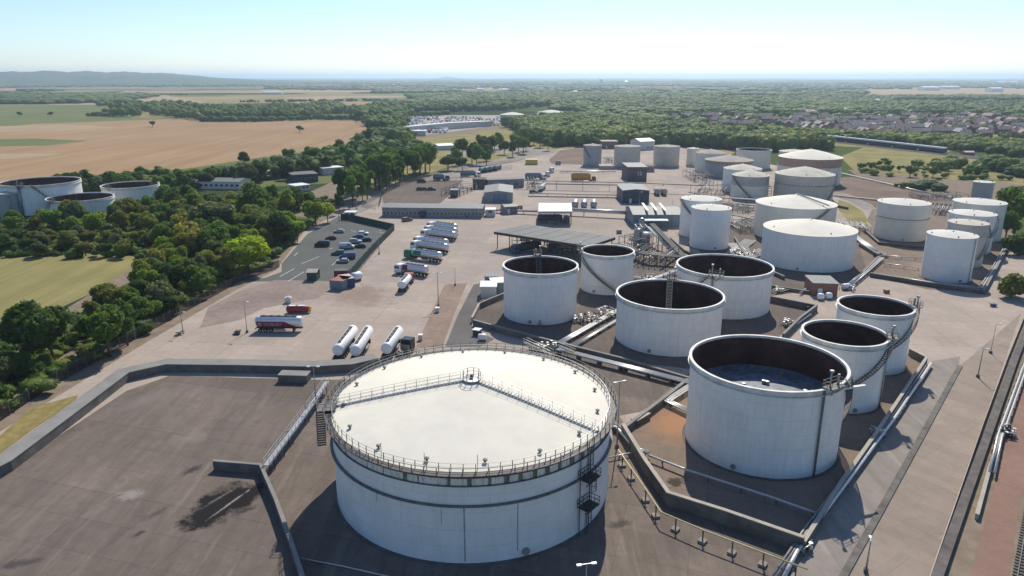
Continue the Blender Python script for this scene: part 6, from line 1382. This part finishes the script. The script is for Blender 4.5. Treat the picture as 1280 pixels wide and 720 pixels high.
g2 = random.Random(11); rows = [(1060, 1290, 168, 173), (1015, 1290, 164, 168), (1010, 1285, 160, 164), (1000, 1285, 156, 160), (990, 1278, 152, 156), (985, 1278, 147, 152), (860, 1010, 158, 161), (850, 1000, 152, 155), (840, 960, 148, 150)]; hn = 0
for (xa, xb, ya, yb) in rows:
    x = xa
    while x < xb and hn < 240:
        A = G(x + g2.uniform(-2, 2), g2.uniform(ya, yb)); k = g2.choices(range(5), [5, 4, 2.5, 3, 1.2])[0]
        if g2.random() < .93:
            o = link('house', HM[k]); o.location = (A.x, A.y, 0); o.rotation_euler = (0, 0, g2.choice([0, .15, -.3, 1.2, 1.5, -.1]) + g2.uniform(-.1, .1)); tag(o, HL[k], 'house', 'houses of the town: kind %s' % 'abcde'[k]); hn += 1
        x += (g2.uniform(6, 11) if xa > 960 else 13)
for (x, y, w, h, dp, lab, mt) in [(1047, 141.5, 26, 7, 25, 'long white industrial shed above the town', M_WHITE), (1008, 146, 12, 8, 20, 'grey blue works building left of the long white shed', M_CLADG), (1043, 134, 9, 6, 15, 'small white shed beyond the long one', M_WHITE), (1094, 131, 5, 10, 10, 'white cube building among far trees', M_WHITE),
    (1155, 113.2, 20, 14, 60, 'white warehouse left of the far retail park', M_WHITE), (1178, 111.5, 22, 12, 60, 'pale warehouse in the far retail park', M_WHITE), (1240, 115, 14, 14, 50, 'white hall at the far right', M_WHITE), (1248, 105.8, 12, 18, 60, 'pale shed near the horizon at the right', M_WHITE), (1263, 105.8, 10, 18, 60, 'second pale shed near the horizon at the right', M_WHITE),
    (750, 105.5, 3, 40, 30, 'white tower block near the horizon', M_WHITE), (781, 104.8, 4, 20, 30, 'white building near the horizon right of the tower', M_WHITE), (681, 118.5, 13, 6, 20, 'long white shed among the middle woods', M_WHITE), (717, 116.5, 5, 7, 20, 'small white shed among the middle woods', M_WHITE), (757, 134, 3, 6, 12, 'small white house in the woods', M_WHITE), (818, 105, 18, 12, 60, 'thin pale roof line near the horizon', M_REND),
    (330, 117.5, 22, 6, 30, 'long white glasshouse at the left distance', M_WHITE), (596, 113, 8, 8, 30, 'pale sheds at the middle distance', M_WHITE), (628, 114, 8, 8, 30, 'white roofed barn at the middle distance', M_WHITE), (0, 108, 12, 8, 30, 'pink roofed farm at the left distance', M_PINK), (20, 113.5, 30, 9, 40, 'dark village terrace at the left distance', M_BRICK)]:
    A, B = G(x, y), G(x + w, y); building('far_building', lab, 'building', (x, y), (x + w, y), dp, h, 'gable', mt, M_SKYL if mt == M_WHITE else M_ROOFT, h * .25, over=.5)
# railway with a standing train
tr = [G(*p) for p in [(1031, 175.5), (1060, 179), (1092, 183), (1125, 187.3), (1158, 191.5), (1182, 194)]]; A, B = G(1031, 176), G(1182, 193.5); d = (B - A); L = d.length; d.normalize(); root = thing('passenger_train', 'long dark train with white roof standing on the embankment', 'train', (A.x, A.y, 0), math.atan2(d.y, d.x)); n = max(4, int(L / 23)); cl = L / n
for k in range(n):
    m = MB(); m.box((cl * (k + .5), 0, 3.4), (cl - .8, 2.8, 2.8)); c = m.obj('carriage', M_DKBLUE, root); MB().box((cl * (k + .5), 0, 5.0), (cl - .8, 2.9, 1.1)).obj('roof', M_WHITE, c); MB().box((cl * (k + .5), -1.42, 3.8), (cl - 3, .05, .8)).obj('window', M_GLASS, c); MB().box((cl * (k + .5), 0, 1.7), (cl - 4, 2.2, .7)).obj('bogie', M_BLACK, c)
m = MB(); P0, P1 = A - d * 160, B + d * 300; nrm = Vector((-d.y, d.x, 0)); m.add([P0 - nrm * 7, P1 - nrm * 7, P1 + nrm * 7, P0 + nrm * 7, P0 - nrm * 3 + Vector((0, 0, 1.2)), P1 - nrm * 3 + Vector((0, 0, 1.2)), P1 + nrm * 3 + Vector((0, 0, 1.2)), P0 + nrm * 3 + Vector((0, 0, 1.2))], [(0, 1, 5, 4), (1, 2, 6, 5), (2, 3, 7, 6), (3, 0, 4, 7), (4, 5, 6, 7)]); o = m.obj('embankment', M_BALLAST); o['kind'] = 'structure'
A, B = G(955, 163), G(1072, 176); d = (B - A); L = d.length; d.normalize(); root = thing('railway_viaduct', 'dark railway retaining wall behind the train', 'wall', (A.x, A.y, 0), math.atan2(d.y, d.x)); MB().box((L / 2, 0, 2.2), (L, 3, 4.4)).obj('wall_body', M_DKBLUE, root); MB().box((L / 2, 0, 4.5), (L, 3.2, .3)).obj('parapet', M_MSTEEL, root)
building('lineside_hut', 'small red lineside hut at the end of the train', 'hut', (1206, 195.5), (1218, 195.5), 6, 3, 'gable', M_RUSTR, M_PINK, .8)

# distant vehicle compound
A0 = [G(*p) for p in [(506, 150), (640, 150), (560, 168), (500, 168)]]
lor = MB(); lor.box((0, 0, 1.9), (7.5, 2.5, 2.7)); lor.box((4.9, 0, 1.6), (1.9, 2.4, 2.3), 0, 1); lor.box((0, 0, .5), (9, 2.0, .5), 0, 2)
LM_ = []
for mm in (M_WHITE, M_CLADB, M_CSIL, M_RED): q = lor.data('parked_lorry', [mm, M_WHITE if mm != M_WHITE else M_CSIL, M_BLACK]); LM_.append(q)
gg = random.Random(4); lo = 0; nm = ['white', 'blue', 'silver', 'red']
for y in np.linspace(148, 166, 9):
    x = 512
    while x < (632 if y < 158 else 560) and lo < 150:
        A = G(x, y); k = gg.choices(range(4), [6, 2, 4, .6])[0]
        if gg.random() < .85:
            o = link('parked_lorry', LM_[k]); o.location = (A.x, A.y, 0); o.rotation_euler = (0, 0, 1.5 + gg.uniform(-.1, .1)); tag(o, nm[k] + ' lorry in the crowded distant vehicle compound', 'lorry', nm[k] + ' lorries in the distant compound'); lo += 1
        x += gg.uniform(3.6, 6)
building('far_building', 'long narrow pale shed on the left of the distant compound', 'building', (493, 166), (500, 166.5), 150, 6, 'gable', M_REND, M_SKYL, 1.2)
building('far_building', 'white office roof at the front of the distant compound', 'building', (514, 170), (532, 170), 12, 5, 'flat', M_REND, M_SKYL)
building('far_building', 'white roofed pavilion beside the entrance lawn', 'building', (548, 188), (568, 187), 14, 3.5, 'gable', M_REND, M_SKYL, 1.2)

# ------------------------------------------------------------------ the air
hz = MB(); hz.box((0, 24700, 68), (82000, 51000, 140)); m = bpy.data.materials.new('haze'); m.use_nodes = True; nt = m.node_tree
for n in list(nt.nodes): nt.nodes.remove(n)
pv = nt.nodes.new('ShaderNodeVolumePrincipled'); pv.inputs['Color'].default_value = (.66, .83, 1, 1); pv.inputs['Density'].default_value = .9e-4; pv.inputs['Anisotropy'].default_value = .5
out = nt.nodes.new('ShaderNodeOutputMaterial'); nt.links.new(pv.outputs[0], out.inputs['Volume'])
o = hz.obj('haze', m); o['kind'] = 'stuff'; o['label'] = 'pale summer haze'
